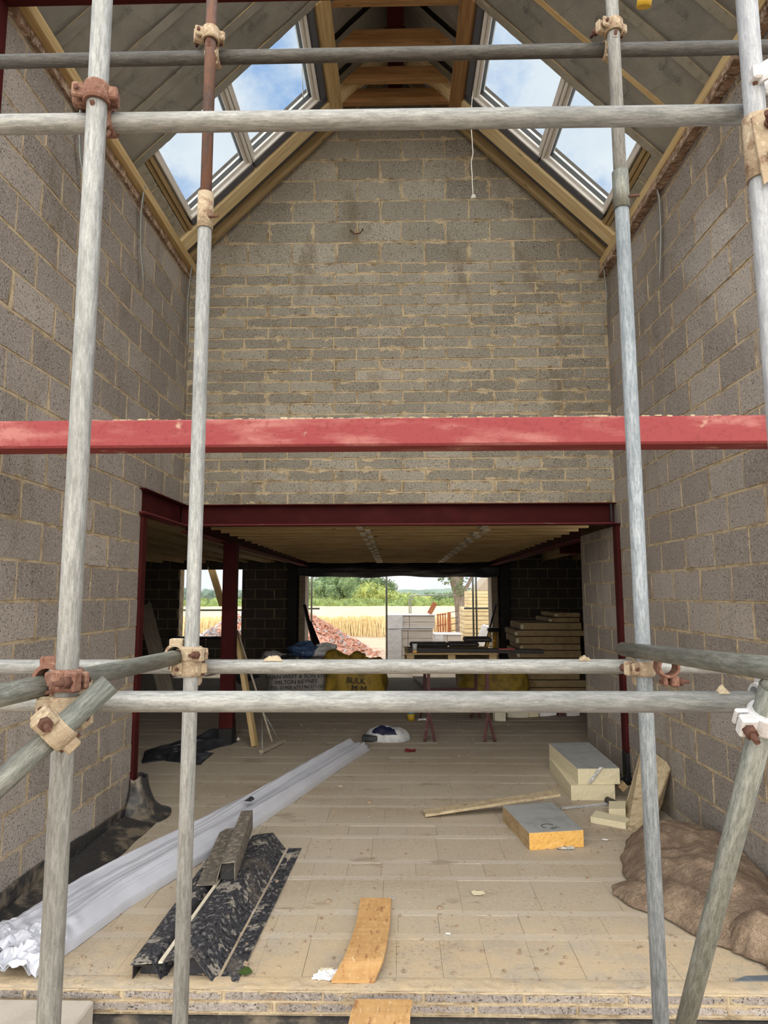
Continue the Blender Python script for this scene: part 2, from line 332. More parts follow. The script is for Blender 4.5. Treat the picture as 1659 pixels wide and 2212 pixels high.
def text(name, s, size, M, m, parent, ext=.0006, align='CENTER'):
    cu = bpy.data.curves.new(name, 'FONT'); cu.body = s; cu.size = size; cu.extrude = ext; cu.align_x = align
    o = bpy.data.objects.new(name+'_c', cu); COL.objects.link(o)
    me = bpy.data.meshes.new_from_object(o.evaluated_get(bpy.context.evaluated_depsgraph_get())); bpy.data.objects.remove(o)
    me.materials.clear(); me.materials.append(MATS[m]); q = bpy.data.objects.new(name, me); COL.objects.link(q)
    q.parent = parent; q.matrix_basis = world(parent).inverted() @ M; return q
# ------------------------------------------------------------ blockwork
def blockwork(name, O, U, N, ulen, courses, m, bl=.45, opens=(), thick=.1, clips=(), jt=.01, start=0., kind='structure', mort='mortar', proud=.0025, bases=None):
    """O origin, U along, up is z, N outward face normal; courses [(height)], opens [(u0,v0,u1,v1)] left empty"""
    O, U, N = V(O), V(U).normalized(), V(N).normalized(); Z = V((0, 0, 1))
    bm = bmesh.new(); la = bm.loops.layers.uv.new('ea'); lb = bm.loops.layers.uv.new('eb'); ft = bm.faces.layers.float.new('tint')
    def P(u, v, d): return O+U*u+Z*v+N*d
    flip = U.cross(Z).dot(N) < 0
    def face(vs, tint, mi, uva=None, uvb=None):
        vv = [bm.verts.new(p) for p in vs]; idx = list(range(len(vv)))
        if flip: idx.reverse()
        f = bm.faces.new([vv[i] for i in idx]); f[ft] = tint; f.material_index = mi
        if uva:
            for lp, i in zip(f.loops, idx): lp[la].uv = uva[i]; lp[lb].uv = uvb[i]
    us = sorted({0., ulen} | {q for o in opens for q in (o[0], o[2]) if 0 < q < ulen}); H = sum(courses)
    vs_ = sorted({0., H} | {q for o in opens for q in (o[1], o[3]) if 0 < q < H})
    inside = lambda u, v: any(o[0] <= u <= o[2] and o[1] <= v <= o[3] for o in opens)
    for i in range(len(us)-1):
        for j in range(len(vs_)-1):
            if inside((us[i]+us[i+1])/2, (vs_[j]+vs_[j+1])/2): continue
            a, b, c, d = us[i], us[i+1], vs_[j], vs_[j+1]
            q = [(a, c), (b, c), (b, d), (a, d)]
            face([P(u, v, -.001) for u, v in q], 0, 1); face([P(u, v, -thick) for u, v in q][::-1], 0, 1)
            for k in range(4):
                (u0, v0), (u1, v1) = q[k], q[(k+1) % 4]
                mu, mv = (u0+u1)/2, (v0+v1)/2; e = 1e-3; ou, ov = (v1-v0), -(u1-u0); l = math.hypot(ou, ov); mu += ou/l*e; mv += ov/l*e
                if 0 < mu < ulen and 0 < mv < H and not inside(mu, mv): continue
                face([P(u0, v0, -.001), P(u0, v0, -thick), P(u1, v1, -thick), P(u1, v1, -.001)], 0, 1)
    v0 = 0.
    for ci, h in enumerate(courses):
        off = start+(bl/2 if ci % 2 else 0.)+R_.uniform(-.012, .012); u = -bl*2+off % bl
        while u < ulen:
            segs = [(max(0, u), min(ulen, u+bl))]
            for o in opens:
                if o[1] < v0+h*.5 < o[3]:
                    ns = []
                    for a, b in segs:
                        if o[0] < b and o[2] > a:
                            if o[0]-a > .03: ns.append((a, o[0]))
                            if b-o[2] > .03: ns.append((o[2], b))
                        else: ns.append((a, b))
                    segs = ns
            for a, b in segs:
                if b-a < .04: continue
                j = lambda s=.0025: R_.uniform(-s, s)
                A, B, C, D = a+jt/2+j(), b-jt/2+j(), v0+jt/2+j(.002), v0+h-jt/2+j(.002); t = R_.random(); t = t*t if R_.random() < .8 else R_.random(); p = proud+j(.002)
                w, hh = B-A, D-C; iu = .004; o4 = [(A, C), (B, C), (B, D), (A, D)]; i4 = [(A+iu, C+iu), (B-iu, C+iu), (B-iu, D-iu), (A+iu, D-iu)]
                if R_.random() < .12: k = R_.randrange(4); i4[k] = (i4[k][0]+(R_.uniform(.01, .035) if k in (0, 3) else -R_.uniform(.01, .035)), i4[k][1]+(.012 if k < 2 else -.012))
                ua = [(q[0]-A, q[1]-C) for q in i4]; ub = [(B-q[0], D-q[1]) for q in i4]
                face([P(*q, p) for q in i4], t, 0, ua, ub)
                for k in range(4):
                    face([P(*o4[k], -.004), P(*o4[(k+1) % 4], -.004), P(*i4[(k+1) % 4], p), P(*i4[k], p)], t, 0, [(.001, .001)]*4, [(.001, .001)]*4)
            u += bl
        v0 += h
    for co, no in clips:
        g = bm.verts[:]+bm.edges[:]+bm.faces[:]; bmesh.ops.bisect_plane(bm, geom=g, plane_co=co, plane_no=no, clear_outer=True)
    me = bpy.data.meshes.new(name); bm.to_mesh(me); bm.free(); me.materials.append(MATS[m]); me.materials.append(MATS[mort])
    o = bpy.data.objects.new(name, me); COL.objects.link(o); return tagged(o, kind=kind)
# ============================================================ the shell
XW, Y0, YG, YF, EZ = 2.1, 3.12, 6.46, 15.6, 5.02
ZB = 2.59
blockwork('wall_left', (-XW, Y0, ZB-12*.225), (0, 1, 0), (1, 0, 0), YG-Y0+.1, [.225]*23, 'block', opens=[(5.42-Y0, -1, 9, 2.70)], clips=[((0, 0, 4.94), (0, 0, 1))], start=.1)
blockwork('wall_right', (XW, Y0, ZB-12*.225-.02), (0, 1, 0), (-1, 0, 0), YG-Y0+.1, [.225]*23, 'block', clips=[((0, 0, 4.94), (0, 0, 1))], start=.25)
blockwork('wall_right_rear', (XW, 6.52, -.2), (0, 1, 0), (-1, 0, 0), 1.23, [.225]*12, 'block', clips=[((0, 0, 2.37), (0, 0, 1))], start=.2, thick=.3)
GC = [.112]*22+[.225]*10
blockwork('wall_gable', (-XW, YG, ZB), (1, 0, 0), (0, -1, 0), 2*XW, GC, 'block_gable', start=.13, jt=.009,
          clips=[((-XW, YG, EZ+.05), (-.707, 0, .707)), ((XW, YG, EZ+.05), (.707, 0, .707))])
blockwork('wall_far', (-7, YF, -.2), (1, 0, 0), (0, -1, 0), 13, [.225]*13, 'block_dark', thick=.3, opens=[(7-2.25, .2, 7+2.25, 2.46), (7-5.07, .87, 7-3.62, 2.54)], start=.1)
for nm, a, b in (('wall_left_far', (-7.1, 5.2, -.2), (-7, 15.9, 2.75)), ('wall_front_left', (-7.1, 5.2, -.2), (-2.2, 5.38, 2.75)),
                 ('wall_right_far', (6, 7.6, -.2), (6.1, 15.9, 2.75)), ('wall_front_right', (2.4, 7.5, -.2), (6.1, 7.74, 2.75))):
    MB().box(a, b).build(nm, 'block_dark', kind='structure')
# reveal of the wide rear opening: pale rendered returns each side
for nm, x0, x1 in (('trim_1', -2.25, -2.11), ('trim_2', 2.11, 2.25)):
    MB().box((x0, 15.32, 0), (x1, 15.93, 2.3), bev=.004).build(nm, 'timber_grey', kind='structure')
# beam-and-block floor
m = MB()
y = 3.17
k = 0
while y < 15.95:
    x0, x1 = (-2.2, 2.2) if y < 5.3 else (-7, 6)
    if y > 7.7: x0, x1 = -7, 6
    elif y > 5.3: x0, x1 = -7, 2.2
    m.box((x0, y, -.15), (x1, y+.055, .0005), tint=1.)
    w = .20 if k % 2 else .39
    x = x0-R_.uniform(0, .2)
    while x < x1:
        ln = .44 if w > .3 and y > 3.4 else .215
        a, b = max(x, x0), min(x+ln, x1)
        if b-a > .02:
            z = R_.uniform(-.0025, .0015); g = .0007
            m.box((a+g, y+.055+.0028, -.15), (b-g, y+.055+w-.0028, z), tint=R_.random()*.35)
        x += ln
    y += .055+w; k += 1
m.box((-2.2, 3.17, -.2), (2.2, 5.3, -.02)); m.box((-7, 5.3, -.2), (6, 15.95, -.02))
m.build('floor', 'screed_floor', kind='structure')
# threshold: thin courses on the front edge, damp course and footing below
blockwork('wall_threshold', (-2.6, 3.165, -.102), (1, 0, 0), (0, -1, 0), 5.2, [.012, .045, .045], 'block', bl=.44, start=.06, jt=.007, thick=.05, proud=.004)
MB().grid(lambda u, v: V((-2.6+5.2*u, 3.162+.115*v+.008*noise.noise(V((u*80, 0, 3)))*(v < .1), .003+.009*noise.noise(V((u*90, v*3, 0)))*math.sin(math.pi*min(1, v+.1))-(.008 if v < .01 else 0)-.004*(v > .95))), 300, 6).build('trim_3', 'screed_floor', kind='structure')
MB().box((-2.6, 3.14, -.6), (2.6, 3.34, -.104)).build('trim_4', 'dpm', kind='structure')
# ground in front and yard behind
MB().grid(lambda u, v: V((-30+60*u, -40+43.1*v, -.5+.03*noise.noise(V((u*30, v*20, 0))))), 60, 60).build('ground', 'soil', kind='structure')
def gz(y): return -.12-.1*min(1, max(0, (y-16)/4))
MB().grid(lambda u, v: V((-60+120*u, 15.9+17*v, gz(15.9+17*v)+.05*noise.noise(V((u*90, v*15, 3))))), 120, 40).build('ground', 'field_track', kind='structure')
MB().grid(lambda u, v: V((-700+1400*u, 32+1500*v, -.25)), 2, 2).build('ground', 'field_track', kind='structure')
# ceilings over the rear rooms
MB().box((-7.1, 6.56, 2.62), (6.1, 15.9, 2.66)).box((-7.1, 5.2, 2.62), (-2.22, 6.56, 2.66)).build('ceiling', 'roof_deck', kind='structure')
# ------------------------------------------------------------ structural steel
def steel(name, p0, p1, w, h, m, label, parts=()):
    p0, p1 = V(p0), V(p1); L = (p1-p0).length; r = empty(name, p0, label=label, category='column' if 'column' in name else 'beam'); Mx = frame(p1-p0, V((0, 0, 1)), p0); tf = .012
    MB().box((0, -.006, -h/2+tf), (L, .006, h/2-tf)).build('web', m, r, Mx)
    for s in (-1, 1): MB().box((0, -w/2, s*(h/2-tf/2)-tf/2), (L, w/2, s*(h/2-tf/2)+tf/2), bev=.002).build('flange', 'steel_primer_lip' if (s < 0 and 'column' not in name) else m, r, Mx)
    return r
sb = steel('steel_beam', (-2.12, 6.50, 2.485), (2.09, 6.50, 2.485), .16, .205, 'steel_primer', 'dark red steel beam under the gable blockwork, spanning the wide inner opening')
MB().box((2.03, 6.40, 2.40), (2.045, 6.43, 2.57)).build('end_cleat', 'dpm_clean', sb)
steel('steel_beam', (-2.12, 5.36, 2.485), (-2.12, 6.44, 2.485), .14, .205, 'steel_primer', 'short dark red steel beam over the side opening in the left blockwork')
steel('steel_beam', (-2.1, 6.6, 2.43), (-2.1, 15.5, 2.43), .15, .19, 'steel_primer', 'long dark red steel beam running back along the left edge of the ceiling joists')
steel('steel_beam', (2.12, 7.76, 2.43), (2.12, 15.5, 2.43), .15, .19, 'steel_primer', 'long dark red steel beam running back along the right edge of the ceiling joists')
steel('steel_beam', (2.3, 9.6, 2.36), (5.9, 9.6, 2.36), .13, .17, 'steel_primer', 'dark red cross beam in the shadow above the stacked insulation')
def column(x0, y0, x1, y1, z1, label, m='steel_primer', foot=.18, kind='shs'):
    r = empty('steel_column', ((x0+x1)/2, (y0+y1)/2, 0), label=label, category='column')
    MB().box((x0, y0, foot), (x1, y1, z1), bev=.006).build('shaft', m, r)
    MB().box((x0-.002, y0-.002, 0), (x1+.002, y1+.002, foot), bev=.006).build('painted_foot', 'black_paint', r)['label'] = 'black bitumen painted foot'
    MB().box((x0-.03, y0-.03, z1-.012), (x1+.03, y1+.03, z1)).build('cap_plate', m, r); return r
column(-2.155, 5.40, -2.075, 5.50, 2.38, 'dark red steel post at the end of the left block wall', foot=.22)
column(2.065, 6.36, 2.16, 6.48, 2.38, 'dark red steel post flush in the right block wall', 'steel_primer', foot=.28)
column(-2.08, 7.95, -1.925, 8.10, 2.335, 'free standing dark red steel post among the leaning timbers')
yb = 3.06
zt, zb_ = at(860, 902, yb).z, at(860, 962, yb).z
r = empty('steel_beam', (0, yb, zb_), label='bright red box section steel beam crossing the entrance at mid height', category='beam')
MB().box((-2.6, yb, zb_), (2.6, yb+.15, zt), bev=.010).build('box_section', 'steel_red', r)
mm_ = MB()
for i in range(260):
    x = R_.uniform(-1.6, 1.6); 
    if R_.random() < .6: x = R_.choice((-.5, -.05, .1, .35, .9, -1.2))+R_.gauss(0, .09)
    s = R_.uniform(.003, .010); mm_.box((x-s*1.6, yb+.012+R_.random()*.03-s, zt-.002), (x+s*1.6, yb+.02+s, zt+s*.7), jit=.002)
mm_.build('mortar_droppings', 'mortar', r, kind='stuff')
ztb = at(500, 8, yb+.15).z
r = empty('steel_beam', (0, yb, ztb), label='dark red steel beam across the top of the entrance above the scaffold', category='beam')
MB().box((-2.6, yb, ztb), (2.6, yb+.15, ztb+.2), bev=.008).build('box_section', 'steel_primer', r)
xc = at(12, 120, yb+.15).x
for s, lb in ((-1, 'red painted steel portal post at the left side of the entrance'), (1, 'red painted steel portal post at the right side of the entrance')):
    x = s*abs(xc); r = empty('steel_column', (x, yb, 0), label=lb, category='column')
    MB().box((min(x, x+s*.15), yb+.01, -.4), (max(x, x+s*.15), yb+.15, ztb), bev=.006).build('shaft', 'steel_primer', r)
# ------------------------------------------------------------ ceiling joists and noggins
n0 = 0
for i in range(22):
    y = 6.80+i*.405
    beam('ceiling_joist', (-2.02, y, 2.51), (2.04, y, 2.51), .05, .19, 'timber', bev=.004, label='softwood joist spanning left to right under the rear ceiling', category='joist', group='ceiling joists beyond the gable')
    if i < 21:
        for j, x in enumerate((-.36-.05*i/21, .93+.02*i/21)):
            xx = x+(.035 if i % 2 else -.035)
            beam('ceiling_noggin', (xx, y+.03, 2.425), (xx, y+.375, 2.425), .065, .05, 'cream_card', label='short pale block fixed between two ceiling joists in a staggered row', category='noggin', group='pale noggins between the ceiling joists')
for i in range(9):
    x = -2.45-i*.5
    beam('ceiling_joist', (x, 5.45, 2.50), (x, 15.4, 2.50), .30 if i < 2 else .047, .14, 'timber_dull', label='softwood joist running front to back over the left bay', category='joist', group='left bay joists')
for i in range(5):
    x = 2.6+i*.7
    beam('ceiling_joist', (x, 7.8, 2.53), (x, 15.4, 2.53), .047, .17, 'timber_dull', label='dim softwood joist over the dark right bay', category='joist', group='right bay joists')
# ------------------------------------------------------------ roof
SM = {s: Matrix(((0, -s*.70711, s*.70711, s*XW), (1, 0, 0, 0), (0, .70711, .70711, EZ), (0, 0, 0, 1))) for s in (-1, 1)}   # (y, slope, outward)
SL = XW*1.41421
def sp(s, y, sl, n=0.): return SM[s] @ V((y, sl, n))
side = {-1: 'left', 1: 'right'}
GAPS = [(3.28, 3.645), (3.69, 4.06), (4.10, 4.47), (4.51, 4.845)]
RAF = [3.255, 3.667, 4.08, 4.49, 4.868]
for s in (-1, 1):
    nv = SM[s].to_3x3() @ V((0, 0, 1))
    for y in RAF:
        beam('rafter', sp(s, y, -.05, .072), sp(s, y, SL-.02, .072), .045, .14, 'timber', up=nv, label='softwood roof rafter on the %s slope nearer than the roof windows, between foil boards' % side[s], category='rafter', group='%s slope rafters' % side[s])
    beam('rafter', sp(s, 6.07, -.05, .05), sp(s, 6.07, SL-.03, .05), .17, .14, 'timber_pale', up=nv, label='wide pale trimmed rafter beyond the %s roof windows, next to the gable' % side[s], category='rafter')
    beam('rafter', sp(s, 6.36, -.02, .02), sp(s, 6.36, SL-.03, .02), .04, .09, 'timber_dull', up=nv, label='dull batten against the gable blockwork on the %s slope' % side[s], category='rafter')
    for i, (a, b) in enumerate(GAPS):
        w = ('first', 'second', 'third', 'fourth')[i]
        r = empty('insulation_board', sp(s, (a+b)/2, 1., .05), label='foil faced insulation board on the %s slope, %s bay in from the entrance' % (side[s], w), category='insulation board', group=None)
        ln = SL-.12
        fc = fixn(MB().grid(lambda u, v: sp(s, a-.012+(b-a+.024)*u, .05+ln*v, .006+.006*noise.noise(V((a*9+u*2, v*9, s)))), 6, 60).build('foil_facing', 'foil', r))
        fixn(MB().box((a, .05, .015), (b, .05+ln, .10), M=SM[s]).build('foam_core', 'foam_cream', r))
        # printed maker's name, repeated up the board, with its sweeping arc; plus printed rules across
        for k in range(5):
            sl = .32+.5*k+(.17 if i % 2 else 0)
            if sl > 2.5: break
            yv = a+(b-a)*(.62 if k % 2 else .42)
            X = SM[s].to_3x3() @ V((0, -1 if s > 0 else 1, 0)); Z = -(SM[s].to_3x3() @ V((0, 0, 1))); Y = Z.cross(X)
            Mt = Matrix(((X.x, Y.x, Z.x, 0), (X.y, Y.y, Z.y, 0), (X.z, Y.z, Z.z, 0), (0, 0, 0, 1))); Mt.translation = sp(s, yv, sl, -.005)
            text('printed_name', 'RECTICEL', .05, Mt, 'ink', fc)
            arc = [Mt @ V((-.11+.055*math.cos(t_), .055+.06*math.sin(t_), .0004)) for t_ in [math.pi*(-.55+1.5*q/14)+.6 for q in range(15)]]
            MB().path(arc, .0022, 4).build('printed_arc', 'ink', fc)
        for k in range(9):
            sl = .2+k*.29
            p = [sp(s, a+.0, sl+.03*R_.uniform(-1, 1), -.002), sp(s, (a+b)/2, sl+.1, -.003), sp(s, b, sl+.2+.02*R_.uniform(-1, 1), -.002)]
            MB().path(p, .0011, 4).build('printed_rule', 'ink', fc)
    # foil tape lapping the rafters
    for i, y in enumerate(RAF[1:]):
        if s == -1 or i in (0, 1, 3):
            w = .075
            fixn(MB().grid(lambda u, v: sp(s, y-w/2+w*u+.006*noise.noise(V((y, v*8, 1))), .03+(SL-.7)*v, -.008-.006*abs(noise.noise(V((u*2+y, v*26, 5))))), 5, 90).build('foil_tape', 'foil_tape' if s == 1 else 'foil', label='strip of crinkled foil tape over the %s rafter of the %s slope' % (('second', 'third', 'fourth', 'fifth')[i], side[s]), category='tape'))
    # strip below the windows
    for j, (a, b) in enumerate(((4.90, 5.22), (5.25, 5.60), (5.63, 5.98))):
        r = empty('insulation_board', sp(s, (a+b)/2, .08, .03), label='short foil offcut filling the eaves under the %s roof windows, %s from the front' % (side[s], ('first', 'second', 'third')[j]), category='insulation board')
        fixn(MB().grid(lambda u, v: sp(s, a+(b-a)*u, .02+.13*v, .012+.008*noise.noise(V((a*9+u*5, v*4, s)))), 12, 6).build('foil_facing', 'foil_tape', r)); fixn(MB().box((a, .02, .02), (b, .15, .1), M=SM[s]).build('foam_core', 'foam_cream', r))
    beam('trimmer', sp(s, 4.89, .175, .06), sp(s, 5.98, .175, .06), .035, .10, 'timber_dull', up=nv, label='timber trimmer under the lower %s roof window' % side[s], category='timber')
    beam('trimmer', sp(s, 4.89, .215, .05), sp(s, 5.98, .215, .05), .035, .10, 'timber_dull', up=nv, label='second timber of the pair under the lower %s roof window, touching its frame' % side[s], category='timber')
    beam('trimmer', sp(s, 4.89, 2.12, .04), sp(s, 6.35, 2.12, .04), .15, .13, 'timber_orange' if s > 0 else 'timber', up=nv, label='thick timber along the head of the upper %s roof window' % side[s], category='timber')
    for j, (a, b, c, d) in enumerate(((5.885, 5.975, .25, 1.06), (5.885, 5.975, 1.07, 2.04), (4.89, 5.97, 1.965, 2.04))):
        MB().box((a, c, .0), (b, d, .09), M=SM[s], bev=.01).build('foam_collar', 'foam_strip', label='dark grey foam collar %s the %s roof windows' % (('beyond the lower of', 'beyond the upper of', 'along the head of')[j], side[s]), category='foam')
    # boards round the ridge beyond the windows
    for a, b in ((4.90, 5.39), (5.46, 5.81), (5.88, 6.05)):
        fixn(MB().grid(lambda u, v: sp(s, a+(b-a)*u, 2.22+.70*v, .05+.012*noise.noise(V((a*9+u*5, v*4, s)))), 10, 20).build('insulation_board', 'foil', label='foil board high beside the ridge on the %s side between two collar ties' % side[s], category='insulation board', group='ridge foil boards %s' % side[s]))
    # roof deck with an opening for the windows
    d = MB()
    for a, b, c, e in ((3.1, 4.85, -.3, SL+.15), (5.87, 6.7, -.3, SL+.15), (4.85, 5.87, -.3, .245), (4.85, 5.87, 1.96, SL+.15)): d.box((a, c, .15), (b, e, .18), M=SM[s])
    fixn(d.build('ceiling_slope_%s' % side[s], 'roof_deck', kind='structure'))
    # wall plate, brick slips below
    x = s*2.065
    beam('wall_plate', (x, 3.2, 4.975), (x, 6.38, 4.975), .09, .085, 'timber', bev=.003, label='long softwood wall plate on top of the %s block wall' % side[s], category='timber')
    q = MB(); yy = 3.2
    while yy < 6.3:
        ln = R_.uniform(.10, .23); q.box((min(s*2.02, s*2.12)+R_.uniform(-.006, .006), yy, 4.865+R_.uniform(0, .01)), (max(s*2.07, s*2.095), yy+ln-.014, 4.928), tint=R_.random(), jit=.006); yy += ln
    q.build('trim_%d' % (5 if s < 0 else 6), 'brick_slip', kind='structure')
    beam('gable_batten', sp(s, 6.30, -.02, -.01), sp(s, 6.30, .38, -.01), .05, .04, 'timber_dull', up=nv, label='short batten end at the foot of the %s gable slope' % side[s], category='timber')
# roof windows
wi = 1
for s in (-1, 1):
    for a, b in ((.255, 1.055), (1.065, 1.95)):
        r = empty('window_%d' % wi, sp(s, 5.36, (a+b)/2, .05)); r['kind'] = 'structure'; wi += 1
        def ring(y0, y1, s0, s1, w, n0, n1, bev=.003):
            q = MB()
            for c in (((y0, s0, n0), (y1, s0+w, n1)), ((y0, s1-w, n0), (y1, s1, n1)), ((y0, s0+w, n0), (y0+w, s1-w, n1)), ((y1-w, s0+w, n0), (y1, s1-w, n1))): q.box(*c, M=SM[s], bev=bev)
            return q
        fixn(ring(4.872, 5.878, a, b, .022, .0, .13).build('outer_frame', 'upvc', r))
        sh = fixn(ring(4.897, 5.853, a+.024, b-.024, .034, .03, .115).build('sash', 'upvc', r))
        fixn(ring(4.931, 5.819, a+.058, b-.058, .004, .05, .09, 0).build('gasket', 'upvc_line', sh))
        fixn(MB().box((4.933, a+.06, .078), (5.817, b-.06, .084), M=SM[s]).build('glass_pane', 'glass', sh))
# collar ties and ridge beam
for i, (y, z) in enumerate(((6.12, 6.56), (5.86, 6.58), (5.42, 6.57), (4.98, 6.56), (4.56, 6.56), (4.15, 6.56))):
    hw = 7.12-z-.035
    q = MB(); q.prism([(-hw, y, z), (hw, y, z), (hw-.15, y, z+.15), (-hw+.15, y, z+.15)], (0, .046, 0))
    o = fixn(q.build('collar_tie', 'timber_orange', label='horizontal collar tie %s' % ('nearest the gable', 'second from the gable', 'third from the gable', 'fourth from the gable', 'fifth from the gable', 'nearest the entrance')[i], category='timber', group=None))
o = MB().box((-.075, 3.2, 6.86), (.075, 6.44, 7.0), bev=.006).build('ridge_beam', 'steel_primer', label='dark red steel ridge beam above the collar ties', category='beam')
# straps, cords
def strap(pts, w, label, m='strap'):
    q = MB(); pts = [V(p) for p in pts]
    def fn(u, v):
        t_ = v*(len(pts)-1); i = min(int(t_), len(pts)-2); p = pts[i].lerp(pts[i+1], t_-i); return p+V((0, (u-.5)*w, 0))
    o = q.grid(fn, 1, 16).build('galvanised_strap', m, label=label, category='strap'); md = o.modifiers.new('s', 'SOLIDIFY'); md.thickness = .003; return o
strap([(-2.02, 3.96, 4.99), (-2.05, 3.97, 4.8), (-2.055, 4.02, 4.55), (-2.03, 4.10, 4.33)], .03, 'thin metal strap hanging from the left wall plate, nearer the entrance')
strap([(-2.02, 5.00, 4.98), (-2.05, 5.03, 4.8), (-2.055, 5.06, 4.5), (-2.04, 5.12, 4.22)], .03, 'thin metal strap hanging from the left wall plate, about halfway in')
strap([(-2.02, 6.25, 4.95), (-2.05, 6.25, 4.6), (-2.03, 6.22, 4.1)], .03, 'thin metal strap hanging in the left gable corner')
strap([(2.02, 4.97, 5.0), (2.06, 4.98, 4.8), (2.065, 5.0, 4.5), (2.05, 5.04, 4.16)], .03, 'thin metal strap hanging from the right wall plate')
strap([(2.02, 6.28, 4.95), (2.05, 6.30, 4.6), (2.0, 6.36, 4.22)], .025, 'thin metal strap hanging in the right gable corner')
def cord(pts, label, knot=True, rad=.0045):
    r = empty('pull_cord', pts[-1], label=label, category='cord'); pp = []
    for i in range(len(pts)-1):
        for k in range(6): p = V(pts[i]).lerp(V(pts[i+1]), k/6); pp.append(p+V((.004*noise.noise(p*9), 0, 0)))
    pp.append(V(pts[-1])); MB().path(pp, rad, 6).build('line', 'cord', r)
    if knot:
        q = MB()
        for k in range(7): c = V(pts[-1])+V((R_.uniform(-.012, .012), 0, R_.uniform(-.02, .012))); q.path([c+V((-.012, 0, .006)), c+V((0, -.008, -.004)), c+V((.013, 0, .003))], .005, 6)
        q.build('knot', 'cord', r)
    return r
c0, c1 = at(1020, 210, 5.80), at(1022, 424, 5.80)
cord([c0+V((.03, .02, .25)), c0, at(1017, 262, 5.80), at(1022, 330, 5.8), at(1018, 350, 5.8), c1], 'white cord with a knotted end hanging before the gable from the right roof window')
cord([at(657, 18, 5.0), at(658, 95, 5.35), at(652, 150, 5.6), at(655, 212, 5.80)], 'white cord hanging inside the upper left roof window', False)
o = empty('hook', at(770, 500, 6.45), label='bent metal tie sticking out of the gable blockwork', category='wall tie')
MB().path([at(757, 497, 6.45), at(766, 505, 6.40), at(778, 504, 6.40), at(784, 494, 6.45)], .006, 6).build('wire', 'bolt_rust', o)
# ============================================================ scaffold
RT = .02415
def tube(p0, p1, m, label, r=RT, group=None, name='scaffold_tube'):
    p0, p1 = V(p0), V(p1); L = (p1-p0).length; d = (p1-p0).normalized()
    z = d; x = V((0, 1, 0)).cross(z) if abs(z.y) < .9 else V((0, 0, 1)).cross(z); x.normalize(); y = z.cross(x)
    Mx = Matrix(((x.x, y.x, z.x, p0.x), (x.y, y.y, z.y, p0.y), (x.z, y.z, z.z, p0.z), (0, 0, 0, 1)))
    return MB().cyl((0, 0, 0), (0, 0, L), r, n=32, inner=r-.004).build(name, m, M=Mx, label=label, category='scaffold tube', group=group)
GRD = -.48
A1 = V((-.742, 1.52, 0)); A2 = V((-.688, 2.26, 0)); A3 = V((.803, 2.26, 0)); A4 = V((.872, 1.52, 0))
up = lambda p, z: V((p.x, p.y, z))
tube(up(A1, GRD+.01), up(A1, 4.4), 'galv', 'tall pale upright scaffold tube, nearest on the left')
tube(up(A2, GRD+.01), up(A2, 3.07), 'galv', 'lower grey length of the inner left scaffold upright')
tube(up(A2, 3.075), up(A2, 4.8), 'tube_rust', 'thin rusty brown upper length of the inner left scaffold upright', r=.0205)
tube(up(A3, GRD+.01), up(A3, 3.15), 'galv_clean', 'lower bluish grey length of the inner right scaffold upright')
tube(up(A3, 3.155), up(A3, 4.8), 'galv', 'upper length of the inner right scaffold upright above its sleeve', r=.0225)
tube(up(A4, GRD+.01), up(A4, 4.4), 'tube_bright', 'tall pale upright scaffold tube, nearest on the right')
z5 = at(830, 257, 1.575).z; tube((-2.2, 1.572, z5+.005), (.905, 1.572, z5-.008), 'galv', 'front upper horizontal scaffold tube crossing below the roof windows')
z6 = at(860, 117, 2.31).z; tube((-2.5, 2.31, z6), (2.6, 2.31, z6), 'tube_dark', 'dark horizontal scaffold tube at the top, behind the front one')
z7 = at(830, 1515, 1.60).z; tube((-2.2, 1.595, z7), (.862, 1.595, z7), 'galv', 'front lower horizontal scaffold tube, the thickest looking rail')
z8 = at(860, 1440, 2.31).z; tube((-2.6, 2.312, z8), (2.6, 2.312, z8), 'galv', 'rear lower horizontal scaffold tube, just above the front rail')
a, b = at(0, 1502, 1.40), at(395, 1417, 2.30); d = (b-a).normalized(); tube(a-d*.5, b+d*.02, 'galv_dull', 'scaffold tube running front to back on the left, on the rails')
a, b = at(1345, 1402, 2.44), at(1659, 1443, 1.40); d = (b-a).normalized(); tube(a, b+d*.5, 'galv_dull', 'scaffold tube running front to back on the right, on the rails')
a, b = at(238, 1476, 1.47), at(0, 1692, 1.38); d = (b-a).normalized(); tube(a, b+d*.45, 'galv_dull', 'diagonal brace tube with an open end at the lower left')
a, b = at(1668, 1482, 1.41), at(1480, 2212, 2.02); d = (b-a).normalized(); tube(a, b+d*.95, 'galv_dull', 'leaning raker tube with an open top at the lower right')
for p, z0, z1, lb, mt in ((A2, 3.03, 3.165, 'left', 'clamp_tan'), (A3, 3.085, 3.225, 'right', 'galv_dull')):
    r = empty('sleeve_coupler', up(p, z0), label='sleeve coupler joining the two lengths of the inner %s scaffold upright' % lb, category='coupler')
    MB().cyl(up(p, z0), up(p, z1), .0285, n=28, inner=.0245).build('sleeve', mt, r)
    MB().cyl(up(p, z0+.035)+V((.02, -.02, 0)), up(p, z0+.035)+V((.055, -.026, 0)), .005, n=8).build('bolt', 'bolt_rust', r)
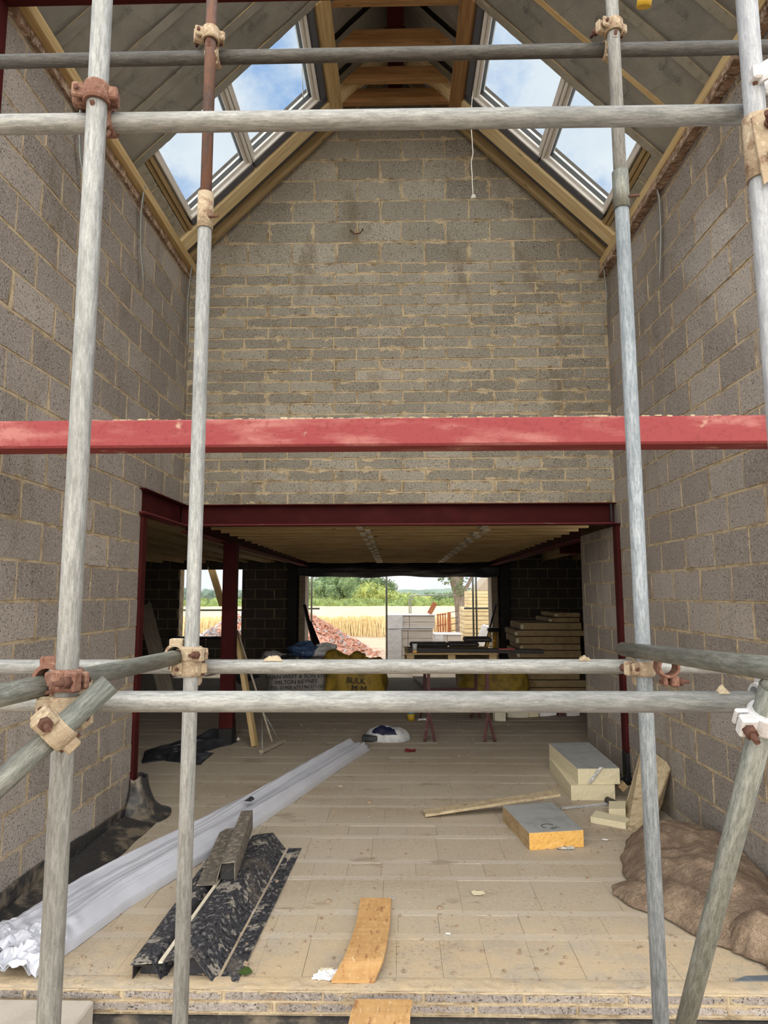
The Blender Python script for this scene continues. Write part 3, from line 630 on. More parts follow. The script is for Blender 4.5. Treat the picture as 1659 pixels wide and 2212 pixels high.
def coupler(label, c, dA, dB, off, lug, m='clamp_rust', long=.055, parts=2):
    """two hinged rings: one round the tube through c along dA, one round the tube through c+off along dB; lug = side the bolts stand on"""
    r = empty('scaffold_coupler', c, label=label, category='coupler')
    for k, (o, dd, lg) in enumerate(((V(c), V(dA), V(lug)), (V(c)+V(off), V(dB), None))):
        if k >= parts: break
        z = dd.normalized()
        x = (lg if lg is not None else V(off).cross(z)).copy(); x = (x-z*x.dot(z)).normalized(); y = z.cross(x)
        Mx = Matrix(((x.x, y.x, z.x, o.x), (x.y, y.y, z.y, o.y), (x.z, y.z, z.z, o.z), (0, 0, 0, 1)))
        h = .024; q = MB(); n = 30; ri, ro = .0246, .0315; ring = []
        for zz, rr in ((-h, ri), (-h, ro), (-h*.75, ro+.003), (h*.75, ro+.003), (h, ro), (h, ri)): ring.append([V((rr*math.cos(2*math.pi*i/n), rr*math.sin(2*math.pi*i/n)*1.04, zz)) for i in range(n)])
        q.add([v for g in ring for v in g], [(a_*n+i, a_*n+(i+1) % n, ((a_+1) % 6)*n+(i+1) % n, ((a_+1) % 6)*n+i) for a_ in range(6) for i in range(n)], sm=False)
        r_ = r; r = q.build('clamp_band', m, r_, Mx)
        for bx in (((.026, -.030, -h*.95), (.060, -.006, h*.95)), ((.026, .004, -h*.8), (.058, .016, h*.8)), ((-.050, -.022, -h*.7), (-.026, .022, h*.7))): MB().box(*bx, bev=.004).build('clamp_flap', m, r, Mx)
        MB().cyl((.046, -long-.012, 0), (.046, .024, 0), .0062, n=12).build('bolt', 'bolt_rust', r, Mx)
        MB().cyl((.046, -.047, 0), (.046, -.029, 0), .0135, n=6).build('nut', 'bolt_rust', r, Mx)
        if k == 0: MB().cyl((-.038, 0, -h), (-.038, 0, h), .006, n=10).build('hinge_pin', 'bolt_rust', r, Mx)
        r = r_
    return r
Zd, Xd, Yd = V((0, 0, 1)), V((1, 0, 0)), V((0, 1, 0))
coupler('rusty coupler with an upright bolt, on the nearest left upright under the roof', up(A1, z5+.035), Zd, Xd, (0, .052, -.035), (-1, -.25, 0), 'clamp_rust')
coupler('tan rusty coupler at the top of the inner left upright', up(A2, z6+.045), Zd, Xd, (0, .05, -.045), (-1, -.4, 0), 'clamp_tan')
coupler('tan rusty coupler at the top of the inner right upright', up(A3, z6+.045), Zd, Xd, (0, .05, -.045), (-1, -.5, 0), 'clamp_tan')
coupler('orange rusty coupler on the left upright holding the front to back tube', up(A1, at(150, 1468, 1.52).z), Zd, Yd, (-.045, .02, .0), (1, -.5, 0), 'clamp_rust')
coupler('coupler with a rust red bolt head on the left upright at the front rail', up(A1, z7), Zd, Xd, (0, .075, 0), (-1, -.35, 0), 'clamp_tan')
tA, tB = at(238, 1476, 1.47), at(0, 1692, 1.38); cc = tA.lerp(tB, .50)
coupler('cream coloured swivel coupler clamping the lower left diagonal brace', cc, (tB-tA), Zd, (up(A1, cc.z+.02)-cc), (-.5, -.6, .7), 'clamp_tan')
coupler('dusty coupler on the inner left upright holding the front to back tube', up(A2, at(410, 1412, 2.26).z), Zd, Yd, (-.05, .0, .0), (1, -.4, 0), 'clamp_tan')
coupler('dusty coupler with a rusty nut on the inner left upright at the rear rail', up(A2, z8), Zd, Xd, (0, .052, 0), (-1, -.4, 0), 'clamp_tan')
coupler('pinkish rusty coupler on the inner right upright at the rear rail', up(A3, z8), Zd, Xd, (0, .052, 0), (-1, -.45, 0), 'clamp_tan')
q_ = at(1440, 1432, 2.2)
coupler('small dark coupler just right of the inner right upright', at(1440, 1440, 2.17), Yd, Xd, (0, .1, -.03), (0, 0, -1), 'clamp_rust', parts=1)
tA, tB = at(1668, 1482, 1.41), at(1480, 2212, 2.02); dd_ = (tB-tA).normalized(); cc = tA+dd_*.085
coupler('bright galvanised coupler on the open top of the leaning raker tube', cc, dd_, Xd, (up(V((.84, 1.595, 0)), z7+.01)-cc), (-1, -.2, .3), 'clamp_galv')
# big plate clamp on the right upright
r = empty('sleeve_clamp', up(A4, 2.9), label='long rust stained plate clamp with two bolts on the nearest right upright', category='coupler')
zc = at(1636, 300, 1.49).z
MB().cyl(up(A4, zc-.085), up(A4, zc+.075), .030, n=28, inner=.0248).build('sleeve', 'clamp_tan', r)
MB().prism([(A4.x-.030, 1.488, zc+.050), (A4.x+.045, 1.482, zc+.095), (A4.x+.05, 1.482, zc-.07), (A4.x-.012, 1.488, zc-.12)], (0, -.005, 0)).build('plate', 'clamp_tan', r)
for dz, bx in ((.03, 0), (-.045, .006)):
    c = V((A4.x+.012+bx, 1.48, zc+dz)); MB().cyl(c, c+V((-.034, -.045, -.004)), .0062, n=10).build('bolt', 'bolt_rust', r); MB().cyl(c, c+V((-.008, -.016, 0)), .0145, n=6).build('nut', 'bolt_rust', r)
coupler('pale coupler on the nearest right upright at the right edge above the plate clamp', at(1664, 165, 1.50), Zd, Xd, (0, .06, 0), (1, 0, 0), 'clamp_galv', parts=1)
# yellow capped tube end
r = empty('capped_tube', at(1392, 8, 2.05), label='scaffold tube end with a bright yellow plastic cap at the top edge on the right', category='scaffold tube')
p = at(1391, 6, 2.05); MB().cyl(p+V((0, 0, .0)), p+V((.01, -.12, .34)), .021, n=20).build('tube', 'dark_metal', r); MB().cyl(p+V((0, .004, -.012)), p+V((.0012, -.012, .022)), .024, n=20).build('cap', 'plaster_tub', r)
for p in (A1, A2, A3, A4):
    lb = {A1.x: 'nearest left', A2.x: 'inner left', A3.x: 'inner right', A4.x: 'nearest right'}[p.x]
    MB().box((p.x-.075, p.y-.075, GRD-.01), (p.x+.075, p.y+.075, GRD)).build('base_plate', 'galv_dull', label='square steel base plate under the %s scaffold upright' % lb, category='base plate')
# mortar lumps dropped on the rails
for (px, py, yy, w, lb) in ((590, 1424, 2.31, .035, 'tan mortar lump left of centre on the rear rail'), (1262, 1420, 2.31, .022, 'tan mortar lump on the rear rail near the right wall'), (1560, 1489, 1.595, .014, 'crumbly tan mortar splash on the front rail near its right end')):
    c = at(px, py, yy); c.z = (z8 if yy > 2 else z7)+.022
    MB().grid(lambda u, v: c+V(((u-.5)*2*w, (v-.5)*.03, .016*max(0, (1-(2*u-1)**2)*(1-(2*v-1)**2))*(1+.6*noise.noise(V((u*5, v*5, px))))-.002)), 16, 8).build('mortar_lump', 'mortar', label=lb, category='mortar')
# ============================================================ things on the floor
def sheetbar(name, prof, p0, p1, m, parent=None, thick=.004, rise=0., wob=0., **tg):
    """bent sheet section: profile [(across, height)] swept from p0 to p1"""
    p0, p1 = V(p0), V(p1); M = frame(p1-p0, pos=p0); L = (p1-p0).length; n = len(prof)-1
    def fn(u, v):
        t_ = v*n; i = min(int(t_+1e-6), n-1); k = t_-i; a, b = prof[i], prof[i+1]
        return V((u*L, -(a[0]+(b[0]-a[0])*k), a[1]+(b[1]-a[1])*k+wob*noise.noise(V((u*L*6, v*3, 7)))))
    o = MB().grid(fn, 40, n*3, sm=False).build(name, m, parent, M, **tg); md = o.modifiers.new('s', 'SOLIDIFY'); md.thickness = thick; md.offset = 1; return o
r = empty('cavity_lintel', fl(300, 2112), label='black speckled steel lintel lying nearest the plastic wrapped bundle, on the left of the pair', category='lintel')
P_L = [(-.012, .060), (0, .066), (.095, .074), (.100, .070), (.135, .004), (.15, .0)]
sheetbar('hat_section', P_L, fl(283, 2117), fl(470, 1850), 'lintel', r)
sheetbar('perforated_web', [(.004, .002), (.004, .058), (.09, .062)], fl(283, 2117)+V((0, .004, 0)), fl(470, 1850), 'black_void', r)
MB().box((0, -.115, 0), (.004, -.006, .055), M=frame(fl(470, 1850)-fl(283, 2117), pos=fl(283, 2117)+V((.02, .05, 0)))).build('end_mesh', 'dpm_clean', r)
r = empty('cavity_lintel', fl(420, 2115), label='larger black speckled steel lintel with a wide flange, on the right of the pair', category='lintel')
a_, b_ = fl(364, 2119), fl(553, 1832)
sheetbar('hat_section', [(-.03, .078), (0, .088), (.115, .104), (.122, .098), (.196, .008), (.21, .0)], a_, b_, 'lintel', r)
sheetbar('flange', [(.225, .003), (.26, .002), (.315, .008)], a_, b_, 'lintel', r, wob=.004)
sheetbar('mastic_line', [(-.050, .079), (-.03, .081)], a_, b_, 'mastic', r, thick=.008)['label'] = 'cream strip of mastic along the edge'
MB().box((0, -.15, 0), (.004, -.006, .07), M=frame(b_-a_, pos=a_+V((.02, .05, 0)))).build('end_mesh', 'dpm_clean', r)
r = empty('cavity_lintel', fl(470, 1905, .08), label='short dusty steel lintel offcut lying on top of the two black lintels', category='lintel')
a_, b_ = fl(424, 1912, .085), fl(478, 1790, .095)
sheetbar('top_section', [(0, 0), (.105, .0), (.135, .115), (.215, .12), (.218, -.005)], a_, b_, 'lintel_dusty', r, thick=.005)
MB().box((.05, -.205, .004), (.055, -.125, .10), M=frame(b_-a_, pos=a_)).build('end_mesh', 'dpm', r)
# long plastic wrapped bundle
def spine(t_):
    pts = [V((-1.855, 3.30, 0)), V((-1.69, 4.0, 0)), V((-1.33, 5.0, 0)), V((-1.02, 6.0, 0)), V((-.72, 7.0, 0)), V((-.475, 7.72, 0))]
    q = t_*(len(pts)-1); i = min(int(q), len(pts)-2); return pts[i].lerp(pts[i+1], q-i)
nrm_ = V((.95, -.30, 0))
def film(u, v):
    c = spine(v); w = .43-.11*v; th = math.pi*u; x = -math.cos(th)*w/2
    h = (.125*math.sin(th)**.55)*(1-.1*v); f = .020*(1-2*abs(math.sin(u*8.5+1.4*noise.noise(V((v*1.8, u, 0))))))+.016*(.5-abs(math.sin(u*19+1.5*v+1.2*noise.noise(V((v*3, 5, 0))))))+.012*noise.noise(V((u*30, v*3, 2)))
    cr = max(0, 1-v*9); e = cr*.035*noise.noise(V((u*9, v*70, 3)))+.004*noise.noise(V((u*9, v*40, 1)))
    if v > .985: h *= .55
    return c+nrm_*(x+.03*cr*noise.noise(V((u*4, v*40, 9))))+V((0, 0, max(.002, h+f*math.sin(th)+e)))
r = empty('wrapped_bundle', (-1.2, 5.4, 0), label='long bundle wrapped in white plastic film lying diagonally across the floor', category='bundle')
MB().grid(film, 110, 260).build('plastic_film', 'film_white', r)
q = MB()
for u in (.22, .36, .5, .64, .78):
    c = spine(.992)+nrm_*(-math.cos(math.pi*u)*.15); q.cyl(c+V((-.03, -.1, .045)), c+V((.02, .05, .04)), .032, n=10)
q.build('pipe_ends', 'film_white', r)
MB().grid(lambda u, v: spine(.475+.012*v)+nrm_*(.02+.06*u)+V((0, 0, .145+.02*math.sin(u*3)*v)), 6, 4).build('torn_flap', 'dpm_clean', r)
q = MB()
for k in range(9):
    c = spine(R_.uniform(0, .07))+nrm_*R_.uniform(-.17, .17)+V((0, 0, .055)); sd = R_.random()*50; w_ = R_.uniform(.07, .12)
    q.grid(lambda u, v: c+V(((u-.5)*w_*2, (v-.5)*w_*2.2, .05*math.sin(math.pi*u)*math.sin(math.pi*v)+.07*(.5-abs(noise.noise(V((u*4, v*2.5, sd))))*1.6)))+V((.02, .02, 0))*noise.noise(V((u*5, v*5, sd+9))), 14, 14, sm=False)
o = q.build('crumpled_end', 'film_white', r); md = o.modifiers.new('s', 'SOLIDIFY'); md.thickness = .003
# damp proof membrane lapped up the left wall
def dpm(u, v):
    y = 3.22+2.28*u; t_ = v; n = .012*noise.noise(V((u*14, v*3, 2))); wob = .03*noise.noise(V((u*5, 1, 5)))
    if t_ < .4: return V((-2.088+.004+abs(n), y, .15+.03*math.sin(u*5)+wob*.6-(t_/.4)*.10))
    k = (t_-.4)/.6; ang = k*math.pi/2; return V((-2.086+.04*math.sin(ang)+.20*k**1.3+wob*k+n, y, .05*(1-math.sin(ang*.98))**1+.02+.012*math.sin(k*3.1)-k*.016))
r = empty('damp_membrane', (-2.0, 4.4, 0), label='dusty black damp proof membrane lapped up the foot of the left block wall', category='membrane')
o = MB().grid(dpm, 120, 22).build('sheet', 'dpm', r); md = o.modifiers.new('s', 'SOLIDIFY'); md.thickness = .003; md.offset = 1
def dpm2(u, v):
    a = -math.pi*.5+u*math.pi*1.05; h = .30*(1-v)**1.5; rr = .075+.16*v**1.6+.012*noise.noise(V((u*5, v*3, 2)))
    return V((-2.10+rr*math.cos(a)*1.2+.02, 5.46+rr*math.sin(a)*1.25, .006+h+(.02*noise.noise(V((u*6, 0, 9))) if v < .2 else 0)))
o = MB().grid(dpm2, 40, 20).build('corner_boot', 'dpm', r); md = o.modifiers.new('s', 'SOLIDIFY'); md.thickness = .003
# sand and dust stuck to it
# black plastic sheet by the free standing post
def bs(u, v):
    a = V((-2.72, 7.35, 0)).lerp(V((-1.98, 8.35, 0)), u); w = .30+.25*u*(1-u)*2
    p = a+V((-.35*(v-.5)*2*w*.8, (v-.5)*2*w*.9, 0)); f = .05+.17*u*u
    return p+V((.02*noise.noise(V((u*7, v*7, 4))), 0, .004+f*max(0, math.sin(math.pi*v))**.8*(.55+.6*abs(noise.noise(V((u*4.5, v*4, 0))))+.25*math.sin(v*14+u*8))*min(1, u*6+.2)))
o = MB().grid(bs, 60, 40).build('plastic_sheet', 'dpm_clean', label='crumpled black plastic sheet on the floor by the free standing red post', category='sheet'); md = o.modifiers.new('s', 'SOLIDIFY'); md.thickness = .003; md.offset = 1
def bs2(u, v):
    p = fl(375, 1632).lerp(fl(448, 1640), u)+V((0, (v-.5)*.5, 0)); return p+V((0, 0, .004+.10*max(0, math.sin(math.pi*v))*(1-u*.85)*(.7+.5*noise.noise(V((u*4, v*4, 8))))))
o = MB().grid(bs2, 30, 24).build('plastic_sheet', 'dpm_clean', label='small folded flap of black plastic in front of the crumpled sheet', category='sheet'); md = o.modifiers.new('s', 'SOLIDIFY'); md.thickness = .003; md.offset = 1
# slabs of insulation on the right
def slab(top, z0, z1, core, face, label, side_m=None, face_label=None):
    r = empty('insulation_slab', sum((V(p) for p in top), V())/4, label=label, category='insulation board')
    T = [V((p.x, p.y, z1)) for p in top]; B = [V((p.x, p.y, z0)) for p in top]; n = 26; q = MB()
    def lin(a, b, k): return a.lerp(b, k)
    for i in range(4):
        a, b, c, d = B[i], B[(i+1) % 4], T[(i+1) % 4], T[i]; out_ = (b-a).cross(V((0, 0, 1))).normalized()
        q.grid(lambda u, v: a.lerp(b, u).lerp(d.lerp(c, u), v)+out_*(.004*noise.noise(V((u*14+i*7, v*5, z1)))*(1 if 0 < u < 1 and 0 < v < 1 else 0)), n, 6, sm=False, mi=(1 if side_m and i != 0 else 0))
    q.add(B, [(3, 2, 1, 0)]); q.add(T, [(0, 1, 2, 3)])
    o = q.build('foam_core', [core, side_m or core], r); fixn(o)
    MB().prism([t_+V((0, 0, .0005)) for t_ in T], (0, 0, .0015)).build('facing', face, r); return r
tp = [fl(1143, 1800, .11), fl(1260, 1793, .11), fl(1192, 1733, .11), fl(1086, 1741, .11)]
ro = slab(tp, .0, .11, 'foam_orange', 'foil_dirty', 'orange foam insulation slab with a grey facing, lying flat with its broken end forward', 'foam_side')
X = (tp[1]-tp[0]).normalized(); Y = V((0, 0, 1)).cross(X); Mt = Matrix(((X.x, Y.x, 0, 0), (X.y, Y.y, 0, 0), (0, 0, 1, .1125), (0, 0, 0, 1)))
c = fl(1203, 1789, .1125); Mt.translation = c; Rm = Mt @ Matrix.Rotation(.5, 4, 'Z'); Rm.translation = c
text('printed_name', 'REC', .045, Rm, 'ink_black', ro); MB().path([Mt @ V((-.045+.045*math.cos(k), .05+.04*math.sin(k), 0)) for k in [.3+.25*i for i in range(16)]], .003, 5).build('printed_arc', 'ink_black', ro)
slab([fl(1233, 1697, .12), fl(1328, 1697, .12), fl(1283, 1634, .12), fl(1186, 1636, .12)], 0, .12, 'foam_cream', 'foam_cream', 'lower of two stacked cream foam slabs by the right wall post')
rc = slab([fl(1248, 1661, .25), fl(1338, 1660, .25), fl(1272, 1604, .25), fl(1186, 1606, .25)], .123, .25, 'foam_cream', 'foil_dirty', 'upper of two stacked cream foam slabs, with a grey facing')
def scrap(c, s, seed, label, m='foil_shine', cat='scrap', name='foil_scrap', flat=1., parent=None):
    c = V(c); o = MB().grid(lambda u, v: c+V(((u-.5)*s*2+s*.5*noise.noise(V((u*3, v*3, seed))), (v-.5)*s*1.4+s*.5*noise.noise(V((u*3, v*3, seed+5))), .003+s*flat*.7*abs(noise.noise(V((u*4.3, v*4.3, seed+9)))))), 12, 10, sm=False).build(name, m, parent, **(dict(label=label, category=cat) if label else {}))
    md = o.modifiers.new('s', 'SOLIDIFY'); md.thickness = .0015; return o
q = MB(); cf = at(1285, 1670, rc.matrix_basis.translation.y-.36)
tl = [fl(1248, 1661, .25), fl(1338, 1660, .25)]
yb_ = (tl[0].y+tl[1].y)/2-.012
q.grid(lambda u, v: V((at(1272+26*v, 1692-36*v, yb_).x+(u-.5)*.035+.006*noise.noise(V((u*9, v*12, 2))), yb_-.005-.012*abs(noise.noise(V((u*5, v*9, 1)))), at(1272, 1692-36*v, yb_).z)), 6, 16, sm=False)
o = q.build('torn_foil', 'foil_shine', rc); md = o.modifiers.new('s', 'SOLIDIFY'); md.thickness = .001
scrap(fl(1212, 1832), .045, 3, 'crumpled shiny foil scrap in front of the orange slab')
scrap(fl(1228, 1833), .035, 8, 'grey folded foil scrap touching the front of the orange slab', 'foil_dirty')
beam('timber_strip', fl(916, 1757, .018), fl(1205, 1713, .135), .115, .02, 'chipboard', label='narrow chipboard strip resting with one end on the orange slab', category='board')
beam('plastic_trim', fl(1212, 1746, .01), fl(1312, 1736, .01), .02, .015, 'bag_poly', label='thin white plastic trim on the floor behind the orange slab', category='trim')
def block4(name, pts, z, m, label, cat='offcut', tilt=0):
    q = MB(); q.prism([V((p.x, p.y, .002)) for p in pts], (0, 0, z)); return fixn(q.build(name, m, label=label, category=cat))
block4('foam_offcut', [fl(1276, 1778), fl(1352, 1792), fl(1364, 1783), fl(1288, 1764)], .045, 'foam_cream', 'long cream foam offcut lying in front of the leaning board')
block4('foam_offcut', [fl(1316, 1770), fl(1352, 1770), fl(1352, 1752), fl(1316, 1752)], .075, 'foam_cream', 'squarish cream foam offcut behind the long offcut')
# leaning board on right wall
def quadboard(name, pts, th, m, label, cat='board'):
    q = MB(); pts = [V(p) for p in pts]; n = (pts[1]-pts[0]).cross(pts[2]-pts[0]).normalized()*th; q.prism(pts, n); return fixn(q.build(name, m, label=label, category=cat))
quadboard('chipboard_offcut', [fl(1349, 1752), fl(1356, 1792), fl(1392, 1808), onx(1424, 1738, 1.98), onx(1443, 1662, 2.085), onx(1436, 1648, 2.09), onx(1388, 1610, 2.075)], .018, 'chipboard', 'brown chipboard offcut leaning against the right wall')
quadboard('chipboard_offcut', [fl(1394, 1800), fl(1400, 1804), onx(1430, 1738, 2.0), onx(1449, 1662, 2.094), onx(1440, 1646, 2.096)], .012, 'chipboard', 'second thinner board just behind the leaning chipboard')
o = MB().grid(lambda u, v: V((1.93+.11*u, 6.15+.13*v, .01+.14*abs(noise.noise(V((u*2, v*2, 4))))+.08*(1-v))), 10, 10, sm=False).build('rubble_bag', 'dpm_clean', label='dark folded plastic at the foot of the right wall post', category='sheet'); md = o.modifiers.new('s', 'SOLIDIFY'); md.thickness = .004
MB().prism([at(1336, 1700, 5.95), at(1348, 1689, 5.95), at(1358, 1700, 5.95), at(1346, 1711, 5.95)], (.0, .06, 0)).build('foam_offcut', 'foam_side', label='small grey foam cube beside the upper cream slab', category='offcut')
MB().cyl(fl(1312, 1728, .03), fl(1336, 1740, .03), .028, n=10).build('pipe_offcut', 'dpm_clean', label='short dark pipe offcut beside the cream slabs', category='offcut')
# OSB strips near the threshold
def strip(pts, w, th, m, label, name='osb_strip'):
    pts = [V(p) for p in pts]; n = len(pts)-1; pw = w if isinstance(w, list) else [w]*(n+1)
    def fn(u, v):
        t_ = u*n; i = min(int(t_), n-1); k = t_-i; c = pts[i].lerp(pts[i+1], k); ww = pw[i]+(pw[i+1]-pw[i])*k; return c+V(((v-.5)*ww, 0, 0))
    L = sum((pts[i+1]-pts[i]).length for i in range(n)); o = pts[0]; base = MB().grid(fn, 24, 4, sm=False); 
    R = Matrix.Rotation(math.pi/2, 4, 'Z'); Mx = Matrix.Translation(o) @ R; Mi = Mx.inverted(); base.v = [Mi @ p for p in base.v]
    ob = base.build(name, m, M=Mx, label=label, category='board'); md = ob.modifiers.new('s', 'SOLIDIFY'); md.thickness = th; md.offset = 1; return ob
strip([fl(812, 1945, .004), fl(806, 2000, .012), fl(795, 2045, .03), fl(785, 2078, .035), fl(768, 2112, .012), fl(762, 2124, .006)], [.175, .175, .18, .185, .19, .19], .014, 'osb', 'orange brown OSB strip lying bent on the sandy floor near the threshold')
strip([at(830, 2166, 3.09), at(822, 2196, 2.99), V(at(815, 2250, 2.85))], [.24, .245, .25], .014, 'osb', 'pale OSB strip hanging over the front edge of the threshold')
scrap(fl(712, 2108, .004), .055, 12, 'torn white paper scrap beside the bent OSB strip', 'paper', flat=.35, name='paper_scrap')
scrap(fl(690, 2112, .004), .03, 15, 'small white paper shred left of the torn scrap', 'paper', flat=.35, name='paper_scrap')
scrap(fl(706, 2098, .002), .03, 17, 'yellowish crumb of foam behind the torn paper scrap', 'foam_cream', flat=.3, name='foam_scrap')
scrap(fl(1033, 1930, .003), .035, 21, 'thin cream wood splinter on the open floor', 'foam_cream', flat=.15, name='wood_splinter')
scrap(fl(968, 2018, .003), .012, 23, 'tiny white paper fleck right of the bent OSB strip', 'paper', flat=.3, name='paper_scrap')
scrap(fl(845, 1942, .003), .014, 25, 'tiny shiny foil fleck at the far corner of the bent OSB strip', 'foil_shine')
scrap(fl(735, 1699, .003), .018, 27, 'small cream chip on the floor beside the wrapped bundle', 'foam_cream', flat=.3, name='foam_scrap')
scrap(fl(886, 1623, .003), .055, 29, 'crumpled dark red scrap on the floor behind the timber strip', 'red_scrap', flat=1.1, name='plastic_scrap')
scrap(fl(1307, 1815, .003), .018, 31, 'tiny pale chip in front of the leaning chipboard', 'paper', flat=.5, name='paper_scrap')
c = fl(530, 2100, .006); MB().grid(lambda u, v: c+V(((u-.5)*.065, (v-.5)*.07*math.sin(math.pi*min(1, max(0, u*.96+.02))), .006*math.sin(u*3))), 8, 4).build('leaf', 'leaf_green', label='single green leaf on the floor right of the lintels', category='leaf')
q = MB()
for k in range(700):
    x, y = R_.uniform(-1.9, 1.9), 3.25+R_.random()**1.5*6; s = R_.uniform(.002, .007)*(1.6 if R_.random() < .06 else 1); q.box((x-s, y-s*1.4, 0), (x+s, y+s*1.4, s), jit=s*.4)
q.build('grit', 'soil', label='loose grit and crumbs scattered over the sandy floor', category='grit', kind='stuff')
MB().box((-2.3, 2.72, -.49), (-1.33, 3.125, -.022), bev=.008).build('concrete_block', 'concrete', label='pale dense block projecting at the lower left corner below the threshold', category='block')
block4('dark_strip', [fl(1585, 2121), fl(1659, 2121), fl(1700, 2108), fl(1610, 2111)], .004, 'slate', 'dark grey strip at the lower right edge', 'strip')  # thin dark grey strip laid on the floor at the right edge
# hessian sacks
def heap(name, c, rx, ry, h, rot, seed, label, kx=1., wall=False):
    c = V(c); cr, sr = math.cos(rot), math.sin(rot)
    def fn(u, v):
        a = 2*math.pi*u; r_ = v; e = 1+.13*noise.noise(V((math.cos(a)*1.6, math.sin(a)*1.6, seed)))+(.05*noise.noise(V((math.cos(a)*6, math.sin(a)*6, seed))) if v > .8 else 0)
        x, y = rx*r_*e*math.cos(a), ry*r_*e*math.sin(a); X_, Y_ = c.x+x*cr-y*sr, c.y+x*sr+y*cr
        z = h*(1-r_**2.6)*(1+.28*noise.noise(V((X_*2.2, Y_*2.2, seed))))+.06*(1-r_**6)*(.5-abs(noise.noise(V((X_*3.5+Y_*2, Y_*1.6-X_, seed+3)))))*1.1+.03*(1-r_**6)*abs(noise.noise(V((X_*9+Y_*3, Y_*5, seed+5))))+.018*noise.noise(V((X_*14, Y_*9, seed)))*(1-r_**4)
        if wall: z += h*.55*max(0, (X_-1.6))*(1-r_**3)
        return V((min(X_, 2.085), Y_, max(.004, z+.012)))
    o = MB().grid(fn, 120, 34).build(name, 'hessian', label=label, category='sacking'); md = o.modifiers.new('s', 'SOLIDIFY'); md.thickness = .006; md.offset = 1; return o
heap('hessian_sacking', (1.80, 4.30, 0), .42, .80, .17, -.10, 2, 'large heap of brown hessian sacking against the right wall', wall=True)
heap('hessian_sacking', (1.46, 4.10, 0), .24, .22, .05, .5, 5, 'frayed flat flap of hessian spreading from the left edge of the big heap')
heap('hessian_sacking', (1.86, 3.56, 0), .26, .20, .12, .3, 9, 'small folded heap of brown hessian at the lower right edge')
heap('hessian_sacking', (1.88, 3.36, 0), .20, .11, .09, .2, 13, 'rolled hem of hessian nearest the threshold at the lower right')
# ============================================================ middle distance
# leaning timbers, broom, bag, tub
beam('leaning_timber', fl(551, 1613, .0)+V((0, 0, .0)), at(512, 1368, 8.35), .05, .10, 'timber', up=V((0, 1, .3)), label='pale sawn timber leaning beside the free standing red post', category='timber')
r = empty('broom', fl(585, 1612), label='dusty broom with wire stays standing head down behind the leaning timber', category='broom')
a_, b_ = fl(588, 1603, .06), at(513, 1362, 8.28); MB().cyl(a_, b_, .012, n=10).build('handle', 'timber_grey', r)
h0, h1 = fl(563, 1625, .02), fl(606, 1604, .02)
MB().box((0, -.03, -.015), ((h1-h0).length, .03, .02), M=frame(h1-h0, pos=h0), bev=.006).build('brush_head', 'timber_grey', r)
MB().cyl(h0.lerp(h1, .08)+V((0, 0, .02)), a_.lerp(b_, .28), .004, n=6).build('stay', 'strap', r); MB().cyl(h0.lerp(h1, .95)+V((0, 0, .02)), a_.lerp(b_, .28), .004, n=6).build('stay', 'strap', r)
q = MB(); hd = (h1-h0)
for k in range(44): p = h0+hd*(k/43); q.box((p.x-.006, p.y-.026, -.0), (p.x+.006, p.y+.026, .012), jit=.004)
q.build('bristles', 'bag_grey', r)
scrap(fl(508, 1600, .01), .05, 41, 'cream plastic scrap at the foot of the free standing post', 'cream_card', flat=1.4, name='plastic_scrap'); scrap(fl(478, 1606, .01), .04, 43, 'pale scrap left of the foot of the free standing post', 'cream_card', flat=1.2, name='plastic_scrap')
# poly bag with navy print
r = empty('plastic_sack', fl(830, 1600), label='small clear plastic sack with a navy printed label on the open floor', category='bag')
c = fl(838, 1598)
def sack(u, v):
    a = 2*math.pi*u; r_ = math.sin(math.pi/2*v); e = 1+.12*noise.noise(V((math.cos(a)*2, math.sin(a)*2, 4))); x, y = .27*r_*e*math.cos(a), .17*r_*e*math.sin(a)
    return c+V((x, y, .003+.15*(1-v**2.4)*(1+.4*noise.noise(V((x*7, y*7, 1))))+.018*noise.noise(V((x*26, y*26, 3)))*(1-v**5)))
MB().grid(sack, 60, 20).build('film', 'bag_poly', r)
lab = MB().grid(lambda u, v: sack(.60+.22*u, .18+.55*v)+V((0, -.006, .008)), 10, 8); lab.build('printed_patch', 'navy', r)
MB().box((c.x-.30, c.y-.16, .01), (c.x-.12, c.y-.06, .075), bev=.01).build('black_end', 'dpm_clean', r)
r = empty('plastic_tub', fl(888, 1553), label='small yellow tub with a pale blue rim on the floor under the rail', category='tub')
c = fl(888, 1556); MB().cyl(c, c+V((0, 0, .09)), .05, .055, n=18).build('body', 'plaster_tub', r); MB().cyl(c+V((0, 0, .09)), c+V((0, 0, .15)), .055, .058, n=18).build('rim', 'tub_blue', r)
scrap(fl(912, 1556, .004), .05, 47, 'white scrap beside the trestle foot', 'paper', name='paper_scrap')
# trestles and the pallet across them
def trestle(x, label):
    r = empty('trestle', (x, 8.8, 0), label=label, category='trestle')
    for y, dy in ((8.25, -.12), (9.45, .12)):
        MB().box((x-.02, y-.02, .22), (x+.02, y+.02, .86), bev=.003).build('upright', 'trestle', r)
        for d_ in (-1, 1): beam('foot', (x, y, .30), (x+.06*d_, y+dy*1.2, .012), .032, .012, 'trestle', r)
    MB().box((x-.02, 8.2, .84), (x+.02, 9.5, .88), bev=.003).build('top_rail', 'trestle', r); return r
trestle(.36, 'left of two dark red folding builders trestles under the pallet'); trestle(1.06, 'right of two dark red folding builders trestles under the pallet')
for y, z, lb in ((8.9, .33, 'brown horizontal bar low between the two trestles'), (9.45, .42, 'thin brown bar between the rear legs of the trestles')):
    beam('cross_bar', (.36, y, z), (1.06, y, z), .03, .03, 'trestle', label=lb, category='bar')
